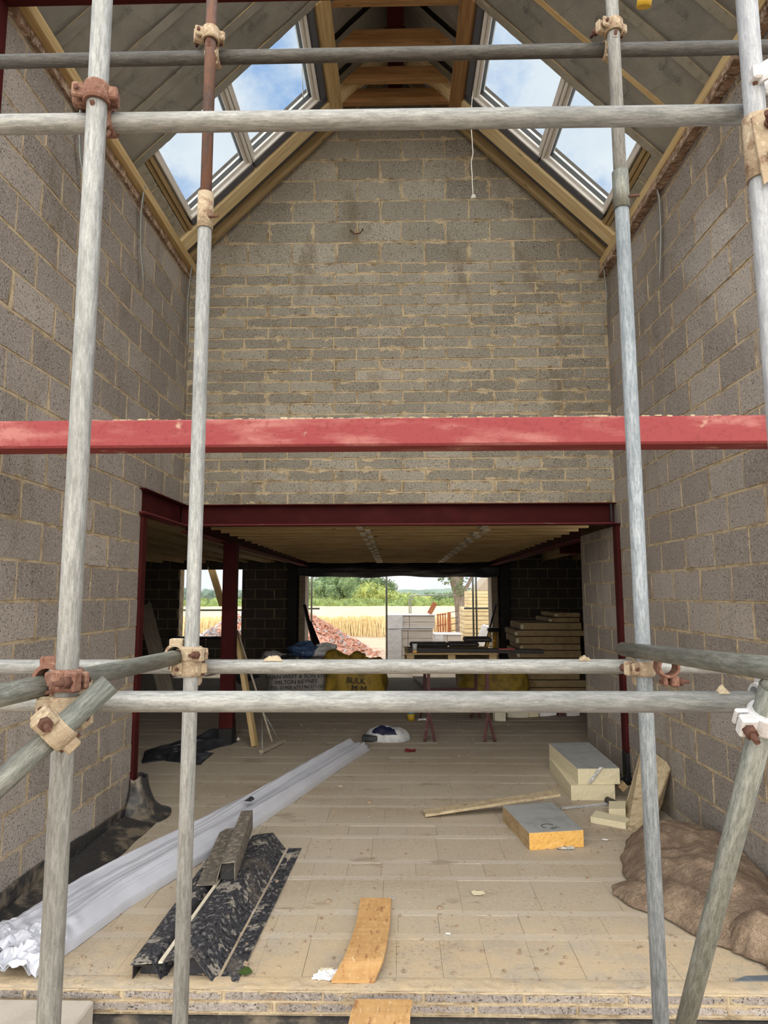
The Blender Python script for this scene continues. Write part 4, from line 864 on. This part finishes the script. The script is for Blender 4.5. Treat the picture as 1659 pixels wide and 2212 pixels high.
r = empty('pallet', (.7, 8.8, .9), label='wooden pallet laid across the trestles as a work table', category='pallet')
for z in (.885, .985):
    for k in range(6): MB().box((.08, 8.3+k*.18, z), (1.20, 8.40+k*.18, z+.02)).build('board', 'timber_dull', r)
for x in (.10, .60, 1.10): MB().box((x, 8.3, .907), (x+.09, 9.3, .983)).build('bearer', 'timber_dull', r)
beam('long_timber', (.12, 8.42, 1.04), (1.78, 8.46, 1.01), .15, .05, 'dark_metal', label='long dark board lying on the pallet and overhanging to the right', category='board')
for (x0, x1, z0, z1, lb) in ((.14, .62, 1.067, 1.115, 'dark boxy tool case on the left of the pallet'), (.62, 1.0, 1.067, 1.12, 'dark flat case in the middle of the pallet'), (.82, 1.16, 1.122, 1.18, 'lumpy dark bag on top of the cases on the pallet')):
    MB().box((x0, 8.46, z0), (x1, 8.72, z1), bev=.018).build('tool_case', 'dark_metal', label=lb, category='case')
r = empty('plastic_cup', (.16, 8.36, 1.0), label='clear cup with orange liquid on the left end of the pallet', category='cup'); c = at(896, 1411, 8.33)
MB().cyl((c.x, 8.33, 1.007), (c.x, 8.33, 1.035), .028, n=16).build('contents', 'foam_orange', r); MB().cyl((c.x, 8.33, 1.036), (c.x, 8.33, 1.115), .028, .031, n=16).build('cup', 'bag_poly', r)
MB().box((1.22, 8.35, 1.038), (1.42, 8.40, 1.055), bev=.004).build('red_tool', 'steel_red', label='slim red tool lying on the long dark board', category='tool')
# bulk bags left
def bulk(name, c, hw, hd, h, m, label, seed, top=.1):
    r = empty(name, c, label=label, category='bag'); c = V(c)
    def fn(u, v):
        a = 2*math.pi*u; s_q = lambda q_: math.copysign(abs(q_)**.55, q_); k = 1+.10*math.sin(math.pi*min(1, v*1.1)); x, y = hw*k*s_q(math.cos(a)), hd*k*s_q(math.sin(a))
        if v > .9: x *= (1-(v-.9)*6); y *= (1-(v-.9)*6)
        n = .05*noise.noise(V((math.cos(a)*2+seed, math.sin(a)*2, v*3))); return c+V((x+n, y+n, .002+h*min(1, v*1.06)+top*noise.noise(V((x*4+seed, y*4, v*2)))*v))
    MB().grid(fn, 64, 24).build('sack', m, r); return r
rb = bulk('bulk_bag', (-1.58, 10.8, 0), .43, .40, .72, 'bag_grey', 'grey white bulk bag printed with a merchant name and town', 2)
ry = bulk('bulk_bag', (-.68, 10.85, 0), .45, .42, .66, 'bag_yellow', 'yellow bulk bag with dark printing, right of the grey white bag', 5)
r2 = bulk('bulk_bag', (1.45, 10.7, 0), .50, .40, .62, 'bag_yellow', 'yellow green bulk bag behind the trestles, left of the insulation stack', 9)
def T4(px, py, y, tilt=0.):
    p = at(px, py, y); M = Matrix(((math.cos(tilt), -math.sin(tilt), 0, p.x), (0, 0, -1, p.y), (math.sin(tilt), math.cos(tilt), 0, p.z), (0, 0, 0, 1))); return M
for s_, px, py, sz in (('BRIAN WEST & SON LTD', 640, 1465, .085), ('MILTON KEYNES', 640, 1477, .085), ('TEL 01908 671196/271161', 643, 1488, .075), ('THIS BAG', 655, 1499, .08)):
    text('printed_line', s_, sz, T4(px, py, 10.29, .04), 'ink_black', rb, .004)
for s_, px, py, sz in (('BULK', 768, 1476, .12), ('M M', 775, 1494, .13)): text('printed_line', s_, sz, T4(px, py, 10.33, -.08), 'ink_black', ry, .004)
for (x, y, z, sx, m_, lb, sd) in ((-1.95, 10.6, .70, .20, 'bag_grey', 'crumpled pale bag top on the left of the heap by the rear opening', 1), (-1.52, 10.9, .82, .22, 'blue_plastic', 'crumpled blue plastic on the heap by the rear opening', 2),
        (-1.20, 11.0, .80, .20, 'paper', 'crumpled white paper sacks on the heap', 3), (-.98, 10.6, .70, .22, 'bag_yellow', 'folded yellow bag mouth on the heap', 4), (-.62, 10.6, .72, .16, 'bag_yellow', 'small yellow bag peak at the right of the heap', 5), (-1.65, 10.45, .70, .16, 'dpm_clean', 'black plastic crumpled on the grey white bag', 6), (-2.35, 10.5, .55, .25, 'dpm_clean', 'dark plastic slumped left of the grey white bag', 8)):
    def fn(u, v):
        a = 2*math.pi*u; ph = math.pi*v; k = 1+.5*noise.noise(V((math.cos(a)*1.7*math.sin(ph), math.sin(a)*1.7, math.cos(ph)*1.7+sd))); return V((x+sx*k*math.sin(ph)*math.cos(a), y+sx*.7*k*math.sin(ph)*math.sin(a), z+sx*.62*k*math.cos(ph)))
    MB().grid(fn, 24, 14, sm=False).build('crumpled_sack', m_, label=lb, category='bag')
for a_, b_, lb in ((at(657, 1308, 12.3), at(686, 1420, 11.2), 'left of two dark bars leaning at the rear opening'), (at(669, 1345, 12.2), at(700, 1425, 11.2), 'right of two dark bars leaning at the rear opening')):
    beam('leaning_bar', b_, a_, .055, .05, 'dark_metal', label=lb, category='bar')
beam('leaning_timber', at(360, 1500, 9.5), at(312, 1310, 10.6), .22, .03, 'timber_grey', up=V((0, 1, 0)), label='dark planks leaning in the shadow of the left bay', category='timber')
# stack of insulation sheets in the dark right bay
z = .12
for k in range(12):
    h = R_.choice((.10, .12, .12)); x0 = 1.92+R_.uniform(-.05, .07); x1 = 2.95+R_.uniform(-.15, .05)
    if k > 9: x0 += .55; h = .08
    r = empty('insulation_sheet', (x0, 11, z), label='brown edged foam sheet in the tall stack, %s from the floor' % ('first', 'second', 'third', 'fourth', 'fifth', 'sixth', 'seventh', 'eighth', 'ninth', 'tenth', 'eleventh', 'twelfth')[k], category='insulation board', group='stacked foam sheets in the right bay')
    MB().box((x0, 10.95, z), (x1, 12.1, z+h-.012), bev=.006).build('foam_core', 'foam_side', r); MB().box((x0-.03, 10.9, z+.01), (x0+.02, 10.97, z+h-.03), bev=.008).build('pale_edge', 'foam_cream', r); z += h
for (px0, px1, py, y, m_, lb, h) in ((1068, 1092, 1558, 9.9, 'cream_card', 'cream card tilted at the left of the row of offcuts under the bags', .2), (1096, 1142, 1550, 10.05, 'cream_card', 'cream open box in the row of offcuts', .12), (1140, 1163, 1549, 10.0, 'foam_cream', 'pale wedge offcut in the row of offcuts', .14), (1165, 1203, 1547, 10.1, 'paper', 'white crumpled paper in the row of offcuts', .14), (1206, 1222, 1547, 10.1, 'trestle', 'dark red brick like offcut in the row', .13), (1224, 1252, 1546, 10.1, 'paper', 'white sheet at the right end of the row of offcuts', .15)):
    a_, b_ = fl(px0, py), fl(px1, py); MB().box((a_.x, a_.y, 0), (b_.x, a_.y+.03+R_.random()*.1, h), bev=.004, jit=.012).build('offcut', m_, label=lb, category='offcut')
# black sheeting over the rear opening
def tarp(u, v):
    x = -2.3+4.6*u; n = noise.noise(V((u*7, v*2, 3))); s_ = .035*math.sin(u*4)+.05*noise.noise(V((u*3, 0, 6)))
    return V((x, 15.25-.10*math.sin(math.pi*v)-.05*n, 2.40-(.26+s_)*v-.05*u*v+.03*math.sin(v*9+u*22)*(.5+n)))
o = MB().grid(tarp, 90, 14).build('black_sheeting', 'dpm_clean', label='rolled black sheeting sagging along the top of the wide rear opening', category='sheet'); md = o.modifiers.new('s', 'SOLIDIFY'); md.thickness = .01
# ladder leaning at right of opening
r = empty('stepladder', at(1055, 1415, 15.0), label='yellow stepladder with a dark top standing at the right of the rear opening', category='ladder')
for dx in (0, .34): beam('stile', at(1048, 1418, 14.9)+V((dx*.55, 0, 0)), at(1060, 1365, 14.9)+V((dx*.35, .1, 0)), .05, .03, 'plaster_tub', r)
for k in range(4):
    p = at(1048, 1418, 14.9).lerp(at(1060, 1365, 14.9), .2+.2*k); MB().box((p.x, p.y, p.z), (p.x+.19, p.y+.06, p.z+.02)).build('tread', 'plaster_tub', r)
p = at(1058, 1362, 14.9); MB().box((p.x-.04, p.y-.05, p.z-.03), (p.x+.20, p.y+.15, p.z+.06), bev=.02).build('top_tray', 'dark_metal', r)
beam('leaning_bar', at(1047, 1400, 15.0), at(1071, 1305, 15.1), .035, .03, 'dark_metal', label='thin dark bar leaning against the right reveal of the rear opening', category='bar')
# ============================================================ the yard
YS = 16.7
for px, lb in ((673, 'left'), (835, 'middle'), (1022, 'first right'), (1029, 'second right')):
    x = at(px, 1300, YS).x; MB().cyl((x, YS, gz(YS)), (x, YS, 3.4), RT, n=12).build('scaffold_tube', 'galv_dull', label='%s upright scaffold tube outside the rear opening' % lb, category='scaffold tube')
zl = at(1040, 1314, YS).z
for x0, x1, lb in ((at(650, 1313, YS).x, at(690, 1313, YS).x, 'short tube stub across the left upright outside the rear opening'), (at(1003, 1314, YS).x, at(1085, 1314, YS).x, 'short horizontal tube joining the right uprights outside the rear opening')):
    MB().cyl((x0, YS+.05, zl), (x1, YS+.05, zl), RT, n=12).build('scaffold_tube', 'galv_dull', label=lb, category='scaffold tube')
zl = at(440, 1318, 16.4).z
MB().cyl((-6.2, 16.4, zl), (-3.4, 16.4, zl), RT, n=12).build('scaffold_tube', 'galv_dull', label='horizontal scaffold tube outside the left window opening', category='scaffold tube')
zl = at(440, 1295, 16.4).z
beam('leaning_timber', at(481, 1308, 16.2), at(455, 1222, 16.2), .16, .06, 'timber', up=V((0, 1, 0)), label='pale timber leaning outside the left window opening', category='timber')
r = empty('wooden_crate', (-5.3, 15.5, .7), label='dark junk on the sill of the left window opening', category='crate'); MB().box((-5.2, 15.35, .70), (-3.75, 15.58, .76), bev=.01).build('board', 'dark_metal', r)
# block packs wrapped in film
def pack(x0, x1, y0, y1, z0, z1, label, rows):
    r = empty('block_pack', ((x0+x1)/2, y0, z0), label=label, category='block pack'); n = rows; h = (z1-z0)/n
    q = MB()
    for k in range(n):
        xm = x0+(x1-x0)*.46; 
        for a, b in ((x0+.02, xm-.005), (xm+.005, x1-.02)): q.box((a, y0+.02, z0+h*k+.004), (b, y1-.02, z0+h*(k+1)-.004), bev=.004)
    q.build('blocks', 'pale_block', r)
    fixn(MB().grid(lambda u, v: V((x0+(.33*(x1-x0))*max(0, u-.62)/.38-.012+.02*noise.noise(V((u*4, v*6, x0))), y1-(y1-y0)*min(1, u/.62)-.02*(u > .62), z0+(z1-z0)*v+.0)), 24, 24).build('film', 'wrap', r))
    MB().box((x0, y0, z1), (x1, y1, z1+.02)).build('top_film', 'wrap', r); return r
g = gz(18); xa, xb = at(836, 1400, 17.6).x, at(942, 1400, 17.6).x
pack(xa, xb, 17.6, 18.8, at(900, 1358, 17.6).z, at(900, 1330, 17.6).z, 'upper film wrapped pack of pale blocks in the yard', 2)
pack(xa-.02, xb-.06, 17.55, 18.8, g+.1, at(900, 1361, 17.6).z, 'lower film wrapped pack of pale blocks in the yard', 4)
pack(xb, xb+.75, 18.4, 19.4, g, at(960, 1372, 18.4).z, 'small low film wrapped pack right of the tall packs', 2)
MB().box((xa, 17.6, g), (xb, 18.7, g+.09)).build('pallet', 'timber_grey', label='pallet under the tall wrapped block packs', category='pallet')
for k in range(3): MB().box((at(797+k*2, 1400, 16.9).x, 16.9, gz(17)+.07*k), (at(820, 1400, 16.9).x+.02*k, 17.3, gz(17)+.06+.07*k), bev=.005).build('slate_stack', 'slate', label='dark slab in the small pile left of the block packs, %s' % ('bottom', 'middle', 'top')[k], category='slab')
# rusty gate, post, rake
r = empty('rusty_gate', at(960, 1380, 21), label='rusty orange field gate standing by the tree', category='gate')
zt_, zb2 = at(960, 1326, 21).z, at(960, 1378, 21).z
for px in (946, 953, 960, 967): x = at(px, 1350, 21).x; MB().box((x-.02, 21+(px-946)*.05, zb2), (x+.025, 21.03+(px-946)*.05, zt_), jit=.004).build('bar', 'rust_gate', r)
for z in (.12, .5, .95): a_ = at(944, 1350, 21).x; b_ = at(971, 1350, 21).x; beam('rail', (a_, 21, zb2+(zt_-zb2)*z), (b_, 22.3, zb2+(zt_-zb2)*z), .03, .035, 'rust_gate', r)
x = at(970, 1350, 20.5).x; MB().box((x-.05, 20.4, gz(20)), (x+.05, 20.5, at(970, 1322, 20.5).z), bev=.006).build('gate_post', 'rust_gate', label='thick rusty gate post left of the tree', category='post')
beam('rusty_lever', at(927, 1326, 18.2), at(940, 1302, 18.2), .12, .08, 'rust_gate', up=V((0, 1, 0)), jit=.01, label='rusty lever sticking up behind the block packs', category='lever')
r = empty('guard_rail', at(930, 1300, 19), label='galvanised bent tube guard rail behind the block packs', category='rail')
for dx in (0, .09):
    P_ = [at(884+dx*40, 1328, 19.5), at(884+dx*40, 1296, 19.5), at(887+dx*60, 1287, 19.5), at(894+dx*60, 1286, 19.5), at(984, 1286, 20)]; P_ = [P_[0].lerp(P_[1], k/4) for k in range(4)]+P_[1:]; MB().path(P_, .018, 8).build('bent_tube', 'galv', r)
# field fence wire bars right of gate
r = empty('wire_fence', at(980, 1340, 22), label='thin dark fence rails between the rusty post and the tree', category='fence')
for py in (1322, 1335, 1348, 1362): beam('rail', at(972, py+1, 21.2), at(990, py-2, 23), .02, .02, 'dark_metal', r)
# timber clad store
xs0, xs1 = at(1003, 1300, 19).x, at(1056, 1300, 19).x
r = empty('timber_store', (xs0+.5, 19.5, gz(19)), label='stack of pale sawn boards clad in cream timber at the right of the yard', category='timber stack')
zt1, zt0 = at(1030, 1276, 19).z, at(1030, 1312, 19).z
nb = 13
for k in range(nb):
    za = gz(19)+(zt0-gz(19))*k/nb; MB().box((xs0-R_.uniform(0, .02), 19-R_.uniform(0, .03), za), (xs1+1.2, 20.5, za+(zt0-gz(19))/nb-.012), jit=.006).build('board', 'shed_board', r)
for k in range(5):
    za = zt0+(zt1-zt0)*k/5; MB().box((xs0+.14, 19.05-R_.uniform(0, .03), za), (xs1+1.2, 20.4, za+(zt1-zt0)/5-.01), jit=.005).build('board', 'shed_board', r)
beam('wrapped_roll', at(1035, 1396, 18.2), at(1050, 1350, 18.2), .2, .16, 'wrap', up=V((0, 1, 0)), bev=.04, label='white wrapped roll leaning on the timber stack', category='roll')
r = empty('barn_roof', at(1075, 1260, 26), label='dark pitched roof corner beyond the timber stack', category='roof'); MB().prism([at(1030, 1276, 26), at(1062, 1240, 26), at(1095, 1215, 26), at(1120, 1276, 26)], (0, 3, 0)).build('gable', 'timber_grey', r)
# rubble heap
pk = at(590, 1292, 22.5)
def heapz(x, y):
    d = math.hypot((x-pk.x)/1.15, (y-22.6)/1.0); return max(0, (pk.z+.25)*(1-d/2.9)) if d < 2.9 else 0
MB().grid(lambda u, v: (lambda x, y: V((x, y, gz(y)-.03+heapz(x, y)*1.06+.10*noise.noise(V((x*2, y*2, 0))))))(pk.x-3.7+7.4*u, 19.4+6.4*v), 60, 60, sm=False).build('rubble_heap', 'rubble', label='heap of broken red brick and slate rubble in the yard behind the left bay', category='rubble', kind='stuff')
q = MB(); q2 = MB()
for k in range(2600):
    x, y = pk.x+R_.uniform(-3.6, 3.6), R_.uniform(19.6, 23.2); z = heapz(x, y)
    if z <= 0 and R_.random() < .8: continue
    s = R_.uniform(.03, .085); M = Matrix.Translation((x, y, gz(y)+z*1.06+R_.uniform(-.02, .05))) @ Matrix.Rotation(R_.uniform(0, 6.3), 4, V((R_.uniform(-1, 1), R_.uniform(-1, 1), R_.uniform(-1, 1))).normalized())
    g_ = R_.random() < (.75 if x < pk.x-.3 else .18); (q2 if g_ else q).box((-s, -s*.5, -s*.32), (s, s*.5, s*.32), M=M, jit=s*.1)
q.build('brick_rubble', 'rubble', label='broken red bricks covering the heap in the yard', category='rubble', kind='stuff'); q2.build('slate_rubble', 'rubble_grey', label='grey slate and stone pieces on the left of the rubble heap', category='rubble', kind='stuff')
# wheat field: crop surface with upright stalks along the near edge
YW = 31.
MB().grid(lambda u, v: (lambda x, y: V((x, y, -.25+(.62 if v > .0 else 0)+.05*noise.noise(V((x*.7, y*.5, 0)))+.02*noise.noise(V((x*5, y*3, 1))))))(-60+120*u, YW+75*v**1.5), 260, 60).build('wheat_crop', 'wheat', label='ripe golden wheat field stretching to the hedge', category='crop', kind='stuff')
q = MB()
for k in range(9000):
    x = R_.uniform(-16, 10); y = YW-.25+R_.random()**1.5*3.5; h = R_.uniform(.55, .86); l = R_.uniform(-.12, .12); w_ = .016
    q.add([(x-w_, y, -.25), (x+w_, y, -.25), (x+w_*1.3+l, y, h-.25), (x-w_*1.3+l, y+.02, h-.23)], [(0, 1, 2, 3)])
q.build('wheat_stalks', 'wheat', label='upright wheat stalks along the near edge of the field', category='crop', kind='stuff')
# hedge, trees, far ridge
def blob(q, c, r, seed, sx=1., sz=1., n=18):
    q.grid(lambda u, v: (lambda a, p: c+V((sx*math.sin(p)*math.cos(a), math.sin(p)*math.sin(a), sz*math.cos(p)))*r*(1+.42*noise.noise(V((math.sin(p)*math.cos(a)*2.2, math.sin(p)*math.sin(a)*2.2+seed, math.cos(p)*2.2)))+.12*noise.noise(V((math.sin(p)*math.cos(a)*6, seed, math.cos(p)*6)))))(2*math.pi*u, math.pi*v), n, n//2+2)
def leaves(q, c, rx, rz, n, s):
    for k in range(n):
        d = V((R_.gauss(0, 1), R_.gauss(0, 1), R_.gauss(0, 1))).normalized()*R_.uniform(.72, 1.12); p = V((c.x+d.x*rx, c.y+d.y*rx, c.z+d.z*rz))
        a, b = V((R_.uniform(-s, s), R_.uniform(-s, s), R_.uniform(-s, s))), V((R_.uniform(-s, s), R_.uniform(-s, s), R_.uniform(-s, s))); q.add([p, p+a, p+a+b, p+b], [(0, 1, 2, 3)])
YH = 72.
q = MB(); q.grid(lambda u, v: (lambda x: V((x, YH-.9*math.sin(math.pi*v)-.5*noise.noise(V((x*.8, v*3, 2))), -.7+v*1.35+(.45 if v > .5 else 0)*(1+noise.noise(V((x*.35, v, 4))))+.32*noise.noise(V((x*1.3, v*4, 7))))))(-48+86*u), 420, 12)
for k in range(6000): x = R_.uniform(-24, 16); p = V((x, YH-1.2+R_.random(), R_.uniform(-.4, 1.15+.4*noise.noise(V((x*.35, 1, 4)))))); s = .16; q.add([p, p+V((R_.uniform(-s, s), 0, R_.uniform(-s, s))), p+V((R_.uniform(-s, s), R_.uniform(-s, s), s*1.3))], [(0, 1, 2)])
q.build('hedge', 'hedge', label='long green hedge at the far side of the wheat field', category='hedge')
def tree(x, y, h, w, m, label, z0=-1.2):
    r = empty('tree', (x, y, z0), label=label, category='tree'); q = MB(); nb_ = 8
    for k in range(nb_):
        a = k*2.4; c = V((x+w*.42*math.cos(a)*(k > 0), y+w*.3*math.sin(a), z0+h*(.42+.42*(k/nb_)))); blob(q, c, w*R_.uniform(.30, .42), R_.random()*40); leaves(q, c, w*.48, w*.44, 620, .15)
    q.build('crown', m, r); MB().cyl((x, y, z0), (x, y, z0+h*.5), w*.06, w*.03, n=10).build('trunk', 'bark', r)
for (px, dy, h, w, m, lb) in ((650, 86, 4.6, 3.6, 'tree_leaf', 'dark tree at the far left of the rear opening view'), (690, 84, 4.0, 3.4, 'tree_leaf', 'second dark tree from the left beyond the hedge'), (728, 88, 5.3, 4.4, 'tree_leaf', 'tallest dark rounded tree beyond the hedge'), (768, 86, 4.9, 3.8, 'tree_leaf', 'dark tree just left of the yellow green tree'), (806, 80, 4.0, 2.6, 'tree_leaf_light', 'yellow green tree in the middle beyond the hedge'), (822, 86, 5.0, 2.6, 'tree_leaf', 'tall thin dark tree behind the yellow green one'), (858, 82, 2.3, 3.0, 'tree_leaf_light', 'low yellow green tree right of the middle pole'), (900, 90, 1.9, 3.0, 'tree_leaf_light', 'low bush tree behind the guard rail'), (940, 92, 2.1, 3.0, 'tree_leaf', 'low dark green tree behind the rusty lever'), (975, 86, 2.2, 2.8, 'tree_leaf', 'low tree just left of the big trunk'), (1035, 84, 3.0, 2.8, 'tree_leaf_light', 'green tree seen between the trunk and the right poles')):
    tree(at(px, 1300, dy).x, dy, h, w, m, lb)
for (px, dy, h, w, lb) in ((405, 150, 2.2, 3.6, 'small distant tree at the left of the left window view'), (455, 150, 1.9, 3.4, 'small distant tree in the middle of the left window view'), (500, 145, 2.1, 3.4, 'small distant tree at the right of the left window view')):
    tree(at(px, 1300, dy).x, dy, h, w, 'tree_far', lb, -.3)
MB().grid(lambda u, v: (lambda x: V((x, 420+60*v, -8+(11.2+1.4*noise.noise(V((x*.02, 0, 0)))+1.6*noise.noise(V((x*.11, 0, 3)))+.9*abs(noise.noise(V((x*.5, 0, 3)))))*min(1, v*8))))(-320+560*u), 700, 8).build('hills', 'tree_far', kind='structure')
q = MB()
for k in range(7): x = -10+R_.uniform(0, 40); q.box((x, 405, 1.2+R_.uniform(-.6, .6)), (x+2.6, 408, 3.0+R_.uniform(-.3, .3)))
# the big tree near the gate
r = empty('oak_tree', at(997, 1376, 25.5), label='thick trunked tree with ivy standing right of the rusty gate', category='tree')
b0 = at(999, 1382, 25.5); zf = lambda py: at(1000, py, 25.5).z; X_ = lambda px: at(px, 1300, 25.5).x
MB().path([V((X_(998), 25.5, gz(25))), V((X_(998), 25.5, zf(1370))), V((X_(997), 25.5, zf(1330))), V((X_(995), 25.5, zf(1300))), V((X_(990), 25.5, zf(1275))), V((X_(983), 25.5, zf(1250))), V((X_(976), 25.5, zf(1215)))], lambda t_: .27-.07*t_, 16).build('trunk', 'bark', r)
for pts, rr in (([(994, 1290), (1004, 1275), (1012, 1262), (1021, 1245), (1026, 1220)], .09), ([(982, 1252), (971, 1246), (962, 1243), (955, 1238)], .05), ([(990, 1262), (997, 1240), (1000, 1215)], .16)):
    MB().path([V((X_(a), 25.45, zf(b))) for a, b in pts], lambda t_: rr*(1-.5*t_), 10).build('branch', 'bark', r)
q = MB()
for (px, py, s_) in ((962, 1250, .22), (958, 1240, .25), (985, 1262, .20), (992, 1272, .22), (1003, 1245, .2), (1008, 1282, .25), (1016, 1290, .25)): leaves(q, V((X_(px), 25.3, zf(py))), s_, s_, 46, .07)
q.build('leaves', 'tree_leaf', r)
q = MB(); leaves(q, V((0, 25, 6.5)), 3.4, 2.0, 2600, .16); q.build('crown', 'tree_leaf', r); 
q = MB()
for k in range(500): x = X_(R_.uniform(975, 1030)); y = R_.uniform(23.5, 25.2); q.add([(x-.01, y, gz(y)), (x+.01, y, gz(y)), (x+R_.uniform(-.08, .08), y, gz(y)+R_.uniform(.15, .4))], [(0, 1, 2)])
q.build('grass', 'hedge', label='rough grass round the foot of the thick trunked tree', category='grass', kind='stuff')

for sx_ in (-1, 1): column(min(sx_*2.30, sx_*2.50), 15.25, max(sx_*2.30, sx_*2.50), 15.45, 2.33, 'dark steel post in shadow at the %s of the rear opening' % ('left' if sx_ < 0 else 'right'), 'dark_metal')

beam('threshold_timber', (-1.1, 15.2, .06), (1.9, 15.2, .06), .12, .12, 'timber_grey', label='weathered timber laid along the sill of the wide rear opening', category='timber')
beam('scaffold_board', fl(905, 1463, .045), fl(938, 1490, .045), .24, .04, 'timber_grey', up=V((0, 0, 1)), label='pale plank lying on the sunlit floor between the bulk bags', category='board')
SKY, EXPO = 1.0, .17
# hazy sun behind the building: lights the yard, leaves the entrance side in shade
sl_ = bpy.data.lights.new('sun', 'SUN'); sl_.energy = 3.0; sl_.angle = .06; sl_.color = (1., .94, .84)   # SUN
so_ = bpy.data.objects.new('sun', sl_); COL.objects.link(so_); so_.matrix_basis = frame(V((0, 0, 1)).cross(V((-.15, .60, .78))), pos=V((0, 20, 20)))
so_.rotation_euler = V((-.15, .60, .78)).to_track_quat('Z', 'Y').to_euler(); so_.location = (0, 20, 20)
# ============================================================ sky, camera, render look
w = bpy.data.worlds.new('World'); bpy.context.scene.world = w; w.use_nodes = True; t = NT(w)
tc = t.n('ShaderNodeTexCoord').outputs['Generated']; s_ = t.n('ShaderNodeSeparateXYZ'); t.L.new(tc, s_.inputs[0])
zz = s_.outputs[2]
blue = t.mix(t.ramp(zz, 0., .75), (.66, .76, .88), (.22, .43, .80))
cl = t.ramp(t.noise(tc, (3.1, 3.1, 4.2), 7, .62), .36, .56)
cl = t.math('MAXIMUM', cl, t.math('MULTIPLY', t.ramp(zz, .35, .02), .75))
cloud = t.mix(t.ramp(t.noise(tc, 5, 4), .35, .7), (.86, .90, .95), (1.0, 1.0, 1.0))
col = t.mix(cl, blue, cloud)
bg = t.n('ShaderNodeBackground', i_Strength=1.); back = t.ramp(t.math('SUBTRACT', t.math('MULTIPLY', s_.outputs[2], .25), s_.outputs[1]), -.1, .9); t.L.new(t.math('ADD', t.math('MULTIPLY', back, SKY*2.6), SKY), bg.inputs[1]); t.L.new(t.mix(back, col, (1., .95, .88)), bg.inputs[0]); ow = t.n('ShaderNodeOutputWorld'); t.L.new(bg.outputs[0], ow.inputs[0])  # sky made brighter behind the camera, added as fill for the interior
cam = bpy.data.cameras.new('Camera'); co = bpy.data.objects.new('Camera', cam); COL.objects.link(co)
cam.sensor_fit = 'VERTICAL'; cam.sensor_height = 36.; cam.lens = F_PX/PH*36.; cam.clip_start = .05; cam.clip_end = 4000
M4 = CAM_R.to_4x4(); M4.translation = V((0, 0, EYE)); co.matrix_world = M4
sc = bpy.context.scene; sc.camera = co
sc.view_settings.view_transform = 'Standard'; sc.view_settings.look = 'None'; sc.view_settings.gamma = 1; sc.view_settings.use_curve_mapping = False
sc.view_settings.exposure = EXPO
sc.cycles.max_bounces = 6; sc.cycles.diffuse_bounces = 4; sc.cycles.glossy_bounces = 2; sc.cycles.transparent_max_bounces = 8
